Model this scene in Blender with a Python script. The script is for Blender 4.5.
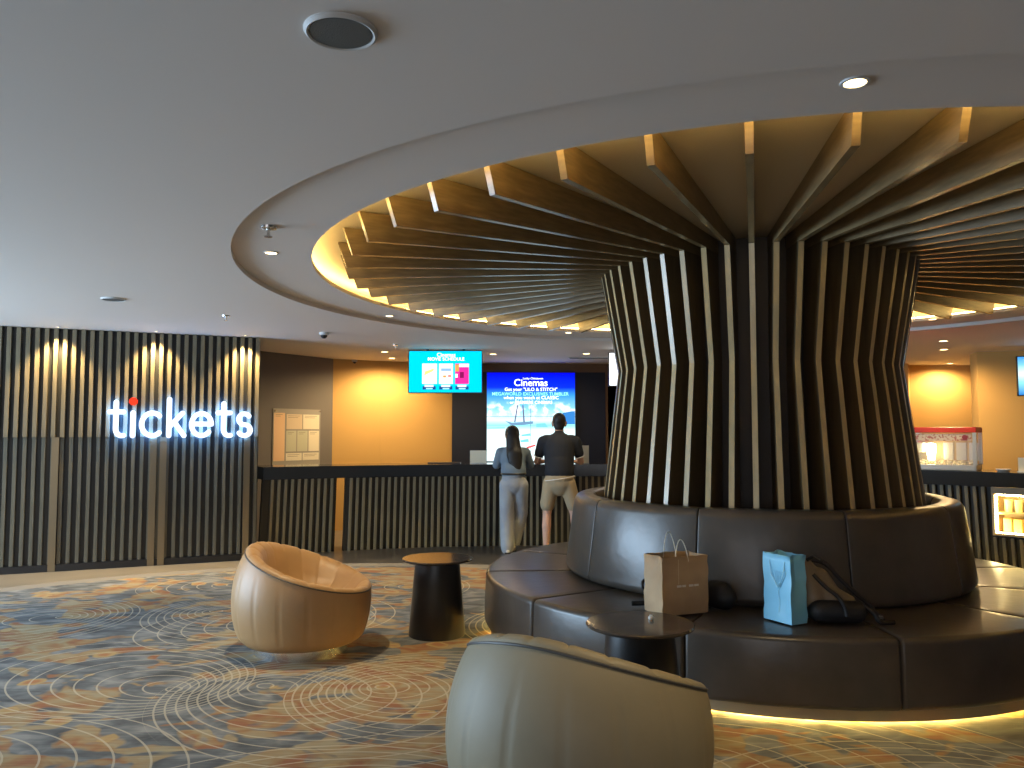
import bpy, bmesh, math, random
from mathutils import Vector, Matrix
random.seed(7)
PI = math.pi
for o in list(bpy.data.objects): bpy.data.objects.remove(o)
scene = bpy.context.scene
COL = scene.collection

# ------------------------------------------------------------------ camera, exposure, world, big lights
EYE = 1.5; FPX = 800.0; PITCH = math.radians(3.5)
cam_d = bpy.data.cameras.new('camera'); cam = bpy.data.objects.new('camera', cam_d); COL.objects.link(cam)
cam_d.sensor_width = 36.0; cam_d.lens = FPX / 1024 * 36.0; cam_d.clip_end = 100
cam.location = (0, 0, EYE); cam.rotation_euler = (PI/2 + PITCH, 0, 0)
scene.camera = cam
vs = scene.view_settings
vs.view_transform = 'Standard'; vs.look = 'None'; vs.exposure = 0.35; vs.gamma = 1.0; vs.use_curve_mapping = False

world = bpy.data.worlds.new('world'); scene.world = world; world.use_nodes = True
world.node_tree.nodes['Background'].inputs[0].default_value = (0.62, 0.76, 1.0, 1)
world.node_tree.nodes['Background'].inputs[1].default_value = 0.6

def add_area(name, loc, direction, sx, sy, power, color):
    l = bpy.data.lights.new(name, 'AREA'); l.shape = 'RECTANGLE'; l.size = sx; l.size_y = sy
    l.energy = power; l.color = color
    o = bpy.data.objects.new(name, l); COL.objects.link(o); o.location = loc
    o.rotation_euler = Vector(direction).to_track_quat('-Z', 'Y').to_euler()
    return o
# area light standing in for daylight from an assumed entrance at left, and an added fill light behind the viewer
add_area('assumed_daylight', (-8.45, 4.6, 1.35), (1, 0.0, 0.04), 5.4, 2.3, 600, (0.54, 0.76, 1.0))
add_area('rear_fill', (-2.5, -4.85, 1.4), (0.0, 1, -0.02), 5.0, 2.2, 60, (0.92, 0.93, 1.0))

# ------------------------------------------------------------------ pixel helpers (photo is 1024 x 768)
def ray(u, v):
    x = (u - 512) / FPX; y = (384 - v) / FPX
    return Vector((x, math.cos(PITCH) - y*math.sin(PITCH), math.sin(PITCH) + y*math.cos(PITCH)))
def at_z(u, v, z):
    r = ray(u, v); return Vector((0, 0, EYE)) + r * ((z - EYE) / r.z)
def at_y(u, v, y):
    r = ray(u, v); return Vector((0, 0, EYE)) + r * (y / r.y)
def at_plane(u, v, p0, n):
    r = ray(u, v); o = Vector((0, 0, EYE)); n = Vector(n)
    return o + r * ((Vector(p0) - o).dot(n) / r.dot(n))

# ------------------------------------------------------------------ materials
MATS = {}
def mat(name, color, rough=0.5, metal=0.0, spec=0.5, coat=0.0, noise=None, bump=None, emit=None, grain=None):
    """noise=(scale, second colour, lo, hi)  bump=(scale, strength)  grain=(scale xyz tuple, second colour)"""
    if name in MATS: return MATS[name]
    m = bpy.data.materials.new(name); m.use_nodes = True; nt = m.node_tree
    b = nt.nodes['Principled BSDF']
    b.inputs['Base Color'].default_value = (*color, 1); b.inputs['Roughness'].default_value = rough
    b.inputs['Metallic'].default_value = metal; b.inputs['Specular IOR Level'].default_value = spec
    b.inputs['Coat Weight'].default_value = coat
    tc = nt.nodes.new('ShaderNodeTexCoord')
    if noise or grain:
        n = nt.nodes.new('ShaderNodeTexNoise'); n.inputs['Detail'].default_value = 4
        if grain:
            mp = nt.nodes.new('ShaderNodeMapping'); mp.inputs['Scale'].default_value = grain[0]
            nt.links.new(tc.outputs['Object'], mp.inputs[0]); nt.links.new(mp.outputs[0], n.inputs['Vector'])
            n.inputs['Scale'].default_value = 1.0; c2, lo, hi = grain[1], 0.35, 0.65
        else:
            nt.links.new(tc.outputs['Object'], n.inputs['Vector'])
            n.inputs['Scale'].default_value = noise[0]; c2, lo, hi = noise[1], noise[2], noise[3]
        r = nt.nodes.new('ShaderNodeValToRGB')
        r.color_ramp.elements[0].position = lo; r.color_ramp.elements[0].color = (*color, 1)
        r.color_ramp.elements[1].position = hi; r.color_ramp.elements[1].color = (*c2, 1)
        nt.links.new(n.outputs['Fac'], r.inputs[0]); nt.links.new(r.outputs[0], b.inputs['Base Color'])
    if bump:
        n2 = nt.nodes.new('ShaderNodeTexNoise'); n2.inputs['Scale'].default_value = bump[0]; n2.inputs['Detail'].default_value = 3
        nt.links.new(tc.outputs['Object'], n2.inputs['Vector'])
        bm_ = nt.nodes.new('ShaderNodeBump'); bm_.inputs['Strength'].default_value = bump[1]; bm_.inputs['Distance'].default_value = 0.01
        nt.links.new(n2.outputs['Fac'], bm_.inputs['Height']); nt.links.new(bm_.outputs[0], b.inputs['Normal'])
    if emit:
        b.inputs['Emission Color'].default_value = (*emit[0], 1); b.inputs['Emission Strength'].default_value = emit[1]
    MATS[name] = m
    return m

WARM = (1.0, 0.68, 0.26)
M_ceil = mat('ceiling_paint', (0.70, 0.645, 0.60), 0.7, bump=(3, 0.02))
M_upper = mat('canopy_ceiling_paint', (0.60, 0.50, 0.34), 0.7)
M_wood = mat('fin_wood', (0.22, 0.150, 0.070), 0.42, grain=((6, 6, 40), (0.15, 0.10, 0.045)))
M_slat = mat('slat_wood_shaded', (0.115, 0.080, 0.040), 0.40, grain=((30, 30, 3), (0.085, 0.058, 0.028)))  # side faces darkened for the shade between slats
M_edge = mat('slat_edge_lit', (0.44, 0.345, 0.19), 0.26, grain=((30, 30, 3), (0.37, 0.285, 0.15)))  # slat edges coloured paler, as the light catches them
M_fedge = mat('fin_edge_lit', (0.27, 0.195, 0.095), 0.24, grain=((6, 6, 40), (0.22, 0.155, 0.075)))  # light on fin ends and undersides put into a paler colour
M_core = mat('column_core', (0.04, 0.031, 0.025), 0.6)
M_leather = mat('brown_leather', (0.075, 0.062, 0.050), 0.29, noise=(5, (0.055, 0.046, 0.038), 0.35, 0.7), bump=(18, 0.12))
M_tub_lit = mat('tub_leather_lit', (0.42, 0.245, 0.105), 0.46, noise=(3, (0.36, 0.205, 0.085), 0.3, 0.7), bump=(25, 0.08))  # shared tub chair leather with warm light mixed into its colour
M_tub_shaded = mat('tub_leather_shaded', (0.25, 0.208, 0.130), 0.56, noise=(3, (0.22, 0.182, 0.112), 0.3, 0.7), bump=(25, 0.08))  # same tub chair leather, greyed and darkened for weaker light
M_pipe = mat('dark_piping', (0.07, 0.05, 0.035), 0.5)
M_pipe2 = mat('grey_piping', (0.055, 0.05, 0.045), 0.5)
M_chrome = mat('brushed_steel', (0.72, 0.70, 0.68), 0.22, 1.0)
M_black = mat('black_lacquer', (0.012, 0.012, 0.013), 0.32)
M_marble = mat('dark_marble', (0.045, 0.036, 0.030), 0.12, noise=(9, (0.20, 0.15, 0.11), 0.55, 0.85))
M_ctop = mat('counter_black_stone', (0.02, 0.02, 0.02), 0.12)
M_cback = mat('counter_backing', (0.016, 0.015, 0.014), 0.5)
M_cslat = mat('counter_slat', (0.24, 0.205, 0.13), 0.42, grain=((30, 30, 3), (0.19, 0.16, 0.10)))
M_tslat = mat('ticket_slat', (0.19, 0.158, 0.098), 0.35, grain=((30, 30, 3), (0.15, 0.122, 0.075)))
M_tlow = mat('ticket_slat_lower', (0.125, 0.112, 0.08), 0.4, grain=((30, 30, 3), (0.10, 0.088, 0.06)))
M_tback = mat('ticket_backing', (0.02, 0.02, 0.019), 0.4)
M_brass = mat('bronze_strip', (0.27, 0.21, 0.13), 0.35, 0.8)
M_orange = mat('orange_wall', (0.60, 0.365, 0.12), 0.75, bump=(40, 0.03))
M_grey = mat('grey_wall', (0.15, 0.135, 0.125), 0.7)
M_navy = mat('navy_panel', (0.008, 0.012, 0.030), 0.45)
M_brown = mat('brown_wall', (0.23, 0.135, 0.08), 0.7)
M_room = mat('room_wall', (0.40, 0.34, 0.28), 0.7)
M_stone = mat('beige_stone', (0.24, 0.205, 0.155), 0.34, noise=(2.5, (0.19, 0.165, 0.125), 0.35, 0.7))
M_dstone = mat('dark_stone', (0.045, 0.041, 0.038), 0.3, noise=(3, (0.08, 0.072, 0.065), 0.4, 0.7))
M_border = mat('carpet_border', (0.20, 0.18, 0.15), 0.9)
M_trim = mat('white_trim', (0.60, 0.60, 0.59), 0.5)
M_dgrey = mat('speaker_mesh', (0.10, 0.105, 0.10), 0.6, bump=(300, 0.3))
M_white = mat('white_plastic', (0.8, 0.8, 0.78), 0.4)
M_paper = mat('paper_cream', (0.72, 0.66, 0.52), 0.7)
M_bezel = mat('screen_bezel', (0.012, 0.012, 0.014), 0.3)
def emat(name, color, s): return mat(name, (0, 0, 0), 0.6, spec=0.0, emit=(color, s))
M_lens = emat('lamp_lens', (1.0, 0.74, 0.34), 9)
M_cove = emat('cove_led', (1.0, 0.72, 0.26), 30)
M_under = emat('bench_led', (1.0, 0.66, 0.16), 90)
M_letter = emat('letter_white', (0.82, 0.90, 1.0), 1.5)
M_halo = emat('letter_halo', (0.12, 0.38, 1.0), 34.0)
M_red = emat('letter_red', (1.0, 0.05, 0.02), 1.1)

def glass_mat():
    m = bpy.data.materials.new('clear_pane'); m.use_nodes = True; nt = m.node_tree
    b = nt.nodes['Principled BSDF']; b.inputs['Base Color'].default_value = (0.9, 0.95, 0.95, 1)
    b.inputs['Roughness'].default_value = 0.05
    t = nt.nodes.new('ShaderNodeBsdfTransparent'); mx = nt.nodes.new('ShaderNodeMixShader'); mx.inputs[0].default_value = 0.10
    nt.links.new(t.outputs[0], mx.inputs[1]); nt.links.new(b.outputs[0], mx.inputs[2])
    nt.links.new(mx.outputs[0], nt.nodes['Material Output'].inputs[0])
    return m
M_glass = glass_mat()

# ------------------------------------------------------------------ object helpers
def link(name, me, m, parent=None, loc=(0, 0, 0), rz=0.0, smooth=None):
    o = bpy.data.objects.new(name, me); COL.objects.link(o)
    if m is not None and not me.materials: me.materials.append(m)
    o.parent = parent; o.location = loc; o.rotation_euler = (0, 0, rz)
    return o
def obj(name, bm, m, parent=None, loc=(0, 0, 0), rz=0.0, smooth=False):
    bmesh.ops.recalc_face_normals(bm, faces=bm.faces)
    me = bpy.data.meshes.new(name); bm.to_mesh(me); bm.free()
    if smooth:
        for p in me.polygons: p.use_smooth = True
        try: me.set_sharp_from_angle(angle=math.radians(40))
        except Exception: pass
    return link(name, me, m, parent, loc, rz)
def tag(o, label, cat, group=None, kind=None):
    o['label'] = label; o['category'] = cat
    if group: o['group'] = group
    if kind: o['kind'] = kind
    return o
def thing(name, label, cat, loc=(0, 0, 0), rz=0.0, group=None, kind=None):
    o = bpy.data.objects.new(name, None); COL.objects.link(o); o.empty_display_size = 0.1
    o.location = loc; o.rotation_euler = (0, 0, rz)
    return tag(o, label, cat, group, kind)
def struct(o, label=None, cat=None):
    o['kind'] = 'structure'
    if label: o['label'] = label; o['category'] = cat
    return o

def box(bm, x0, x1, y0, y1, z0, z1, M=None):
    vs_ = [bm.verts.new((x, y, z)) for z in (z0, z1) for y in (y0, y1) for x in (x0, x1)]
    for f in ((0, 1, 3, 2), (4, 5, 7, 6), (0, 1, 5, 4), (2, 3, 7, 6), (0, 2, 6, 4), (1, 3, 7, 5)):
        bm.faces.new([vs_[i] for i in f])
    if M is not None:
        for v_ in vs_: v_.co = M @ v_.co
    return vs_
def bx(*a, bevel=0.0, M=None):
    bm = bmesh.new(); box(bm, *a, M=M)
    if bevel: bmesh.ops.bevel(bm, geom=list(bm.edges), offset=bevel, segments=2, affect='EDGES', profile=0.6)
    return bm
def lathe(bm, prof, n=48, a0=0.0, a1=2*PI, c=(0, 0)):
    closed = abs(a1 - a0 - 2*PI) < 1e-6
    k = n if closed else n + 1
    rings = []
    for r, z in prof:
        if r < 1e-6: rings.append([bm.verts.new((c[0], c[1], z))])
        else: rings.append([bm.verts.new((c[0] + r*math.cos(a0 + (a1-a0)*i/n), c[1] + r*math.sin(a0 + (a1-a0)*i/n), z)) for i in range(k)])
    for A, B in zip(rings, rings[1:]):
        for i in range(n):
            j = (i + 1) % k
            if len(A) == 1 and len(B) == 1: continue
            if len(A) == 1: bm.faces.new((A[0], B[i], B[j]))
            elif len(B) == 1: bm.faces.new((A[i], A[j], B[0]))
            else: bm.faces.new((A[i], A[j], B[j], B[i]))
    return bm
def close_ends(bm):
    bmesh.ops.remove_doubles(bm, verts=bm.verts, dist=1e-5)
    bmesh.ops.holes_fill(bm, edges=[e for e in bm.edges if e.is_boundary])
    return bm
def prism(pts, h, axis='z', z0=0.0):
    bm = bmesh.new()
    a = [bm.verts.new((p[0], p[1], z0)) for p in pts]; b = [bm.verts.new((p[0], p[1], z0 + h)) for p in pts]
    bm.faces.new(a[::-1]); bm.faces.new(b)
    n = len(pts)
    for i in range(n): bm.faces.new((a[i], a[(i+1) % n], b[(i+1) % n], b[i]))
    return bm
def tube(bm, pts, r, n=8, closed=False):
    pts = [Vector(p) for p in pts]; N = len(pts); rings = []
    up = Vector((0, 0, 1)); prev = None
    for i in range(N):
        if closed: t = pts[(i+1) % N] - pts[i-1]
        else: t = pts[min(i+1, N-1)] - pts[max(i-1, 0)]
        t.normalize()
        s = t.cross(up)
        if s.length < 1e-3: s = t.cross(Vector((1, 0, 0)))
        if prev is not None:
            s = prev - t * prev.dot(t)
            if s.length < 1e-4: s = t.cross(Vector((1, 0, 0)))
        s.normalize(); prev = s; b = t.cross(s)
        rr = r[i] if isinstance(r, (list, tuple)) else r
        rings.append([bm.verts.new(pts[i] + s*math.cos(2*PI*k/n)*rr + b*math.sin(2*PI*k/n)*rr) for k in range(n)])
    m = N if closed else N - 1
    for i in range(m):
        A, B = rings[i], rings[(i+1) % N]
        for k in range(n): bm.faces.new((A[k], A[(k+1) % n], B[(k+1) % n], B[k]))
    if not closed: bm.faces.new(rings[0][::-1]); bm.faces.new(rings[-1])
    return bm

# ------------------------------------------------------------------ plan constants
CX, CY = 1.877, 6.188            # axis of the round column
ZC = 2.65                        # main ceiling
KX, KY, KR = 0.3, 4.3, 6.3       # arc of the service counter
def pol(r, a, z=0.0, c=(CX, CY)): return Vector((c[0] + r*math.cos(a), c[1] + r*math.sin(a), z))
FACING = math.atan2(-CY, -CX)
D2R = math.radians

# ------------------------------------------------------------------ floor, carpet
RX0, RX1, RY0, RY1 = -8.6, 10.5, -5.0, 15.0
struct(obj('floor', bx(RX0, RX1, RY0, RY1, -0.2, 0.0), M_stone), 'beige polished stone floor along the ticket wall', 'floor')

def carpet_material():
    m = bpy.data.materials.new('carpet_pattern'); m.use_nodes = True; nt = m.node_tree; N = nt.nodes; L = nt.links
    b = N['Principled BSDF']; b.inputs['Roughness'].default_value = 0.95; b.inputs['Specular IOR Level'].default_value = 0.1
    tc = N.new('ShaderNodeTexCoord'); P = tc.outputs['Object']
    def math_(op, a, b_=None, c=None):
        n = N.new('ShaderNodeMath'); n.operation = op
        for i, v in enumerate((a, b_, c)):
            if v is None: continue
            if hasattr(v, 'links'): L.new(v, n.inputs[i])
            else: n.inputs[i].default_value = v
        return n.outputs[0]
    def noise(scale, detail, stretch=(1, 1, 1), rot=0.0, dist=0.0, off=(0, 0, 0)):
        mp = N.new('ShaderNodeMapping'); mp.inputs['Scale'].default_value = stretch; mp.inputs['Rotation'].default_value = (0, 0, rot); mp.inputs['Location'].default_value = off
        L.new(P, mp.inputs[0])
        n = N.new('ShaderNodeTexNoise'); n.inputs['Scale'].default_value = scale; n.inputs['Detail'].default_value = detail
        n.inputs['Distortion'].default_value = dist
        L.new(mp.outputs[0], n.inputs['Vector']); return n.outputs['Fac']
    def ramp(f, stops, inter='LINEAR'):
        r = N.new('ShaderNodeValToRGB'); cr = r.color_ramp; cr.interpolation = inter
        while len(cr.elements) < len(stops): cr.elements.new(0.5)
        for e, (p, c) in zip(cr.elements, stops): e.position = p; e.color = (*c, 1)
        L.new(f, r.inputs[0]); return r.outputs[0]
    def mix(f, a, b_):
        n = N.new('ShaderNodeMix'); n.data_type = 'RGBA'
        if hasattr(f, 'links'): L.new(f, n.inputs[0])
        else: n.inputs[0].default_value = f
        for i, v in ((6, a), (7, b_)):
            if hasattr(v, 'links'): L.new(v, n.inputs[i])
            else: n.inputs[i].default_value = (*v, 1)
        return n.outputs[2]
    big = math_('ADD', math_('MULTIPLY', noise(0.8, 2, rot=0.3, dist=0.4), 0.55), math_('MULTIPLY', noise(3.2, 2, (1, 1.3, 1), 0.2, 0.5, (5, 2, 0)), 0.45))
    slate = ramp(noise(4.5, 3, (1, 1.6, 1), 0.2, 0.6), [(0.3, (0.075, 0.080, 0.084)), (0.5, (0.135, 0.145, 0.155)), (0.72, (0.27, 0.275, 0.27))])
    warm = ramp(noise(4.6, 2, (1, 1.4, 1), 0.5, 0.8, (3, 1, 0)), [(0.34, (0.27, 0.125, 0.070)), (0.44, (0.29, 0.175, 0.090)), (0.52, (0.31, 0.225, 0.125)), (0.66, (0.31, 0.265, 0.175))])
    fac = ramp(big, [(0.496, (0, 0, 0)), (0.516, (1, 1, 1))])
    base = mix(fac, slate, warm)
    # small blossoms of warm colour over the slate
    vor = N.new('ShaderNodeTexVoronoi'); vor.inputs['Scale'].default_value = 2.6; L.new(P, vor.inputs['Vector'])
    wob = math_('ADD', vor.outputs['Distance'], math_('MULTIPLY', math_('SUBTRACT', noise(7, 2), 0.5), 0.35))
    blos = ramp(wob, [(0.17, (1, 1, 1)), (0.20, (0, 0, 0))])
    base = mix(blos, base, ramp(wob, [(0.05, (0.34, 0.16, 0.08)), (0.14, (0.38, 0.27, 0.13))]))
    streak = ramp(noise(1.0, 5, (5, 60, 1), 0.15, 0.3), [(0.3, (0.80, 0.80, 0.80)), (0.7, (1.12, 1.10, 1.05))])
    n = N.new('ShaderNodeMix'); n.data_type = 'RGBA'; n.blend_type = 'MULTIPLY'; n.inputs[0].default_value = 0.8
    L.new(base, n.inputs[6]); L.new(streak, n.inputs[7]); base = n.outputs[2]
    # swirls of fine pale eccentric rings
    sep = N.new('ShaderNodeSeparateXYZ'); L.new(P, sep.inputs[0])
    total = None
    rings = [(-1.94, 4.74, 0.62, 0.55, -0.30, 0.060), (-1.48, 4.83, 0.80, -0.50, 0.25, 0.070), (-0.78, 4.80, 0.75, -0.45, 0.1, 0.065),
             (-2.9, 3.7, 0.75, -0.5, 0.2, 0.085), (-3.6, 6.6, 0.85, 0.5, 0.2, 0.085), (-2.5, 6.8, 0.80, -0.5, 0.1, 0.080),
             (-1.55, 6.6, 0.70, 0.45, 0.3, 0.075), (-4.3, 5.6, 0.8, 0.5, -0.1, 0.08), (0.15, 6.4, 0.75, -0.4, 0.2, 0.07),
             (0.55, 3.65, 1.0, -0.50, 0.1, 0.085), (-0.35, 3.2, 0.8, 0.5, 0.2, 0.08), (2.2, 3.1, 0.9, 0.5, 0.1, 0.08),
             (-1.5, 2.6, 0.9, 0.4, 0.2, 0.08), (-2.6, 8.0, 0.6, 0.4, 0.1, 0.08), (-0.9, 7.9, 0.7, 0.4, 0.1, 0.08), (-3.7, 4.2, 0.8, 0.4, 0.2, 0.08)]
    for (x, y, R, ex, ey, per) in rings:
        dx = math_('SUBTRACT', sep.outputs[0], x); dy = math_('SUBTRACT', sep.outputs[1], y)
        d = math_('SQRT', math_('ADD', math_('MULTIPLY', dx, dx), math_('MULTIPLY', dy, dy)))
        e = math_('ADD', math_('MULTIPLY', dx, ex), math_('MULTIPLY', dy, ey))
        q = math_('ADD', d, e)
        fr = math_('FRACT', math_('DIVIDE', q, per))
        tri = math_('ABSOLUTE', math_('SUBTRACT', fr, 0.5))
        gx = math_('ADD', math_('DIVIDE', dx, d), ex); gy = math_('ADD', math_('DIVIDE', dy, d), ey)
        g = math_('SQRT', math_('ADD', math_('MULTIPLY', gx, gx), math_('MULTIPLY', gy, gy)))
        line = math_('LESS_THAN', math_('DIVIDE', math_('MULTIPLY', tri, per), g), 0.0052)
        inside = math_('LESS_THAN', q, R)
        l = math_('MULTIPLY', line, inside)
        total = l if total is None else math_('MAXIMUM', total, l)
    base = mix(math_('MULTIPLY', total, 0.58), base, (0.50, 0.45, 0.34))
    L.new(base, b.inputs['Base Color'])
    bu = N.new('ShaderNodeBump'); bu.inputs['Strength'].default_value = 0.25; bu.inputs['Distance'].default_value = 0.004
    nn = N.new('ShaderNodeTexNoise'); nn.inputs['Scale'].default_value = 260; L.new(P, nn.inputs['Vector'])
    L.new(nn.outputs['Fac'], bu.inputs['Height']); L.new(bu.outputs[0], b.inputs['Normal'])
    return m
def carpet_outline(dr):
    pts = []
    cx, cy, r = -1.35, 4.28, 4.78 + dr
    for i in range(61):
        a = D2R(196 - i * (196 - 62) / 60)
        pts.append((cx + r*math.cos(a), cy + r*math.sin(a)))
    pts += [(2.2, 8.35 + dr), (4.0, 8.0 + dr), (6.0, 7.2 + dr), (9.0, 5.0), (9.0, -4.4), (-6.3 - dr, -4.4)]
    return pts
struct(obj('floor_border', prism(carpet_outline(0.26), 0.004), M_border), 'pale grey border strip around the patterned carpet', 'floor border')
tag(obj('carpet', prism(carpet_outline(0.0), 0.012), carpet_material()), 'slate and rust patterned carpet with pale swirling rings', 'carpet', kind='structure')
bm = bmesh.new()
lathe(bm, [(4.86, 0.0), (4.86, 0.003), (6.9, 0.003), (6.9, 0.0), (4.86, 0.0)], 48, D2R(30), D2R(119), (KX, KY)); close_ends(bm)
struct(obj('floor_band', bm, M_dstone), 'dark polished stone band of floor in front of the service counter', 'floor')

# ------------------------------------------------------------------ ceiling
def ceiling_with_hole():
    bm = bmesh.new(); R = 3.844; angs = [2*PI*i/160 for i in range(160)]
    for x in (RX0, RX1):
        for y in (RY0, RY1): angs.append(math.atan2(y-CY, x-CX) % (2*PI))
    angs = sorted(set(round(a, 7) for a in angs))
    def outer(a):
        c, s = math.cos(a), math.sin(a); t = 1e9
        if c > 1e-9: t = min(t, (RX1-CX)/c)
        if c < -1e-9: t = min(t, (RX0-CX)/c)
        if s > 1e-9: t = min(t, (RY1-CY)/s)
        if s < -1e-9: t = min(t, (RY0-CY)/s)
        return (CX + c*t, CY + s*t)
    I0 = [bm.verts.new(pol(R, a, ZC)) for a in angs]; O0 = [bm.verts.new((*outer(a), ZC)) for a in angs]
    I1 = [bm.verts.new(pol(R, a, ZC + 0.3)) for a in angs]; O1 = [bm.verts.new((*outer(a), ZC + 0.3)) for a in angs]
    n = len(angs)
    for i in range(n):
        j = (i+1) % n
        bm.faces.new((I0[i], I0[j], O0[j], O0[i])); bm.faces.new((I1[i], I1[j], O1[j], O1[i]))
        bm.faces.new((I0[i], I0[j], I1[j], I1[i])); bm.faces.new((O0[i], O0[j], O1[j], O1[i]))
    return bm
struct(obj('ceiling', ceiling_with_hole(), M_ceil), 'smooth plastered ceiling around the round recess', 'ceiling')
bm = bmesh.new()
lathe(bm, [(3.34, 2.688), (3.844, 2.688), (3.844, 2.72), (3.34, 2.72), (3.34, 2.688)], 160, c=(CX, CY))
struct(obj('ceiling_ring', bm, M_ceil, smooth=True), 'round recessed ceiling ring around the timber fins', 'ceiling')
bm = bmesh.new()
lathe(bm, [(3.60, 2.72), (3.60, 2.82), (0.0, 2.82), (0.0, 2.94), (3.64, 2.94), (3.64, 2.72), (3.60, 2.72)], 128, c=(CX, CY))
struct(obj('ceiling_canopy', bm, M_upper), 'raised round ceiling panel above the timber fins', 'ceiling')
bm = bmesh.new()
lathe(bm, [(3.425, 2.7205), (3.425, 2.742), (3.455, 2.742), (3.455, 2.7205), (3.425, 2.7205)], 128, c=(CX, CY))
tag(obj('cove_light', bm, M_cove), 'warm glowing strip light hidden along the round ceiling cove', 'strip light')

# ------------------------------------------------------------------ walls
def wall_poly(name, pts, m, z0=0.0, z1=ZC, t=0.12, label=None):
    """vertical wall along a polyline, thickness away from the viewer (to the left of travel)"""
    bm = bmesh.new(); P = [Vector((p[0], p[1])) for p in pts]; n = len(P); off = []
    for i in range(n):
        d = (P[min(i+1, n-1)] - P[max(i-1, 0)]).normalized(); off.append(P[i] + Vector((-d.y, d.x)) * t)
    F0 = [bm.verts.new((p.x, p.y, z0)) for p in P]; F1 = [bm.verts.new((p.x, p.y, z1)) for p in P]
    B0 = [bm.verts.new((p.x, p.y, z0)) for p in off]; B1 = [bm.verts.new((p.x, p.y, z1)) for p in off]
    for i in range(n-1):
        bm.faces.new((F0[i], F0[i+1], F1[i+1], F1[i])); bm.faces.new((B0[i+1], B0[i], B1[i], B1[i+1]))
        bm.faces.new((F1[i], F1[i+1], B1[i+1], B1[i])); bm.faces.new((F0[i+1], F0[i], B0[i], B0[i+1]))
    bm.faces.new((F0[0], F1[0], B1[0], B0[0])); bm.faces.new((F0[-1], B0[-1], B1[-1], F1[-1]))
    return struct(obj(name, bm, m), label, 'wall')
TW_A, TW_B = Vector((-7.5, 7.735, 0)), Vector((-3.055, 9.655, 0))      # ticket wall, left to right
TW_D = (TW_B - TW_A).normalized(); TW_N = Vector((TW_D.y, -TW_D.x, 0)); TW_L = (TW_B - TW_A).length
wall_poly('wall_back_grey', [(-3.75, 10.85), (-2.78, 12.4)], M_grey, label='dark grey wall beside the ticket wall, behind the counter')
wall_poly('wall_back_orange', [(-2.78, 12.4), (-2.10, 12.78), (-0.99, 13.2)], M_orange, label='orange wall behind the counter left of the navy panel')
wall_poly('wall_back', [(-0.99, 13.22), (1.55, 13.34), (1.75, 13.34)], M_brown, label='brown wall strip above the navy panel')
wall_poly('wall_back_panel', [(-0.985, 13.16), (1.55, 13.28)], M_navy, 0.0, 2.505, 0.05, label='dark navy wall panel framing the bright video screen')
wall_poly('wall_back_far', [(1.6, 13.34), (5.9, 13.34), (6.35, 13.2), (6.55, 13.2), (6.75, 13.55), (8.6, 13.55)], M_orange, label='orange wall behind the popcorn counter')
wall_poly('wall_back_near', [(6.62, 11.35), (8.2, 10.9), (9.6, 9.9)], M_orange, 0, ZC, 0.35, label='nearer orange wall section beside the popcorn machine')
wall_poly('wall_rear', [(RX1, RY0+0.05), (4.0, RY0+0.05), (-8.6, RY0+0.05)][::1], M_room, label='beige wall behind the viewer')
wall_poly('wall_right', [(RX1-0.1, RY1), (RX1-0.1, RY0)], M_room, label='beige wall on the far right')
wall_poly('wall_back_closure', [(RX0, RY1-0.2), (RX1, RY1-0.2)], M_room, label='plain wall closing the room behind the counter')
# left side wall with an assumed, unseen glazed entrance, added for the daylight
bm = bmesh.new()
for a in ((RX0, RX0+0.12, RY0, 1.75, 0, ZC), (RX0, RX0+0.12, 7.45, RY1, 0, ZC), (RX0, RX0+0.12, 1.75, 7.45, 2.55, ZC)): box(bm, *a)
struct(obj('wall_side', bm, M_room), 'beige side wall with an assumed wide glazed entrance', 'wall')
w = struct(thing('assumed_entrance', 'assumed wide glazed entrance added in the left side wall', 'window'))  # assumed opening out of view, added as source of the left daylight
for y in (1.75, 3.65, 5.55, 7.38): obj('mullion', bx(RX0+0.02, RX0+0.10, y, y+0.07, 0, 2.55), M_bezel, w)  # frame bars of the assumed entrance
for i, y in enumerate((1.82, 3.72, 5.62)): obj('pane', bx(RX0+0.05, RX0+0.06, y, y+1.80, 0.0, 2.55), M_glass, w)  # glass of the assumed entrance

# ticket wall: backing, plinth, upper and lower slats
tw_rz = math.atan2(TW_D.y, TW_D.x)
tw = struct(thing('wall_left', 'dark slatted ticket wall with upright timber slats', 'wall', TW_A, tw_rz))
obj('backing', bx(0, TW_L, -0.0, 0.08, 0, ZC), M_tback, tw)
obj('plinth', bx(0, TW_L, -0.055, 0.0, 0, 0.075), M_black, tw)
PER = 0.0885; nsl = int(TW_L / PER)
up_me = lo_me = None
def tw_s(u, v=500):
    p = at_plane(u, v, TW_A + TW_N*0.05, TW_N); return (p - TW_A).dot(TW_D), p.z
strip_s = [tw_s(u)[0] for u in (53.5, 152, 162, 246)]
for i in range(nsl):
    s = TW_L - 0.03 - i*PER
    if up_me is None:
        o = obj('upper_slat', bx(-0.021, 0.021, -0.07, 0.0, 1.452, ZC - 0.004, bevel=0.002), M_tslat, tw, (s, 0, 0)); up_me = o.data
        o = obj('lower_slat', bx(-0.019, 0.019, -0.038, 0.0, 0.076, 1.45, bevel=0.002), M_tlow, tw, (s, 0, 0)); lo_me = o.data
    else:
        link('upper_slat', up_me, None, tw, (s, 0, 0)); link('lower_slat', lo_me, None, tw, (s, 0, 0))
for s in strip_s:
    obj('metal_strip', bx(-0.035, 0.035, -0.062, -0.039, 0.0, 1.452), M_brass, tw, (s, 0, 0))

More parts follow.
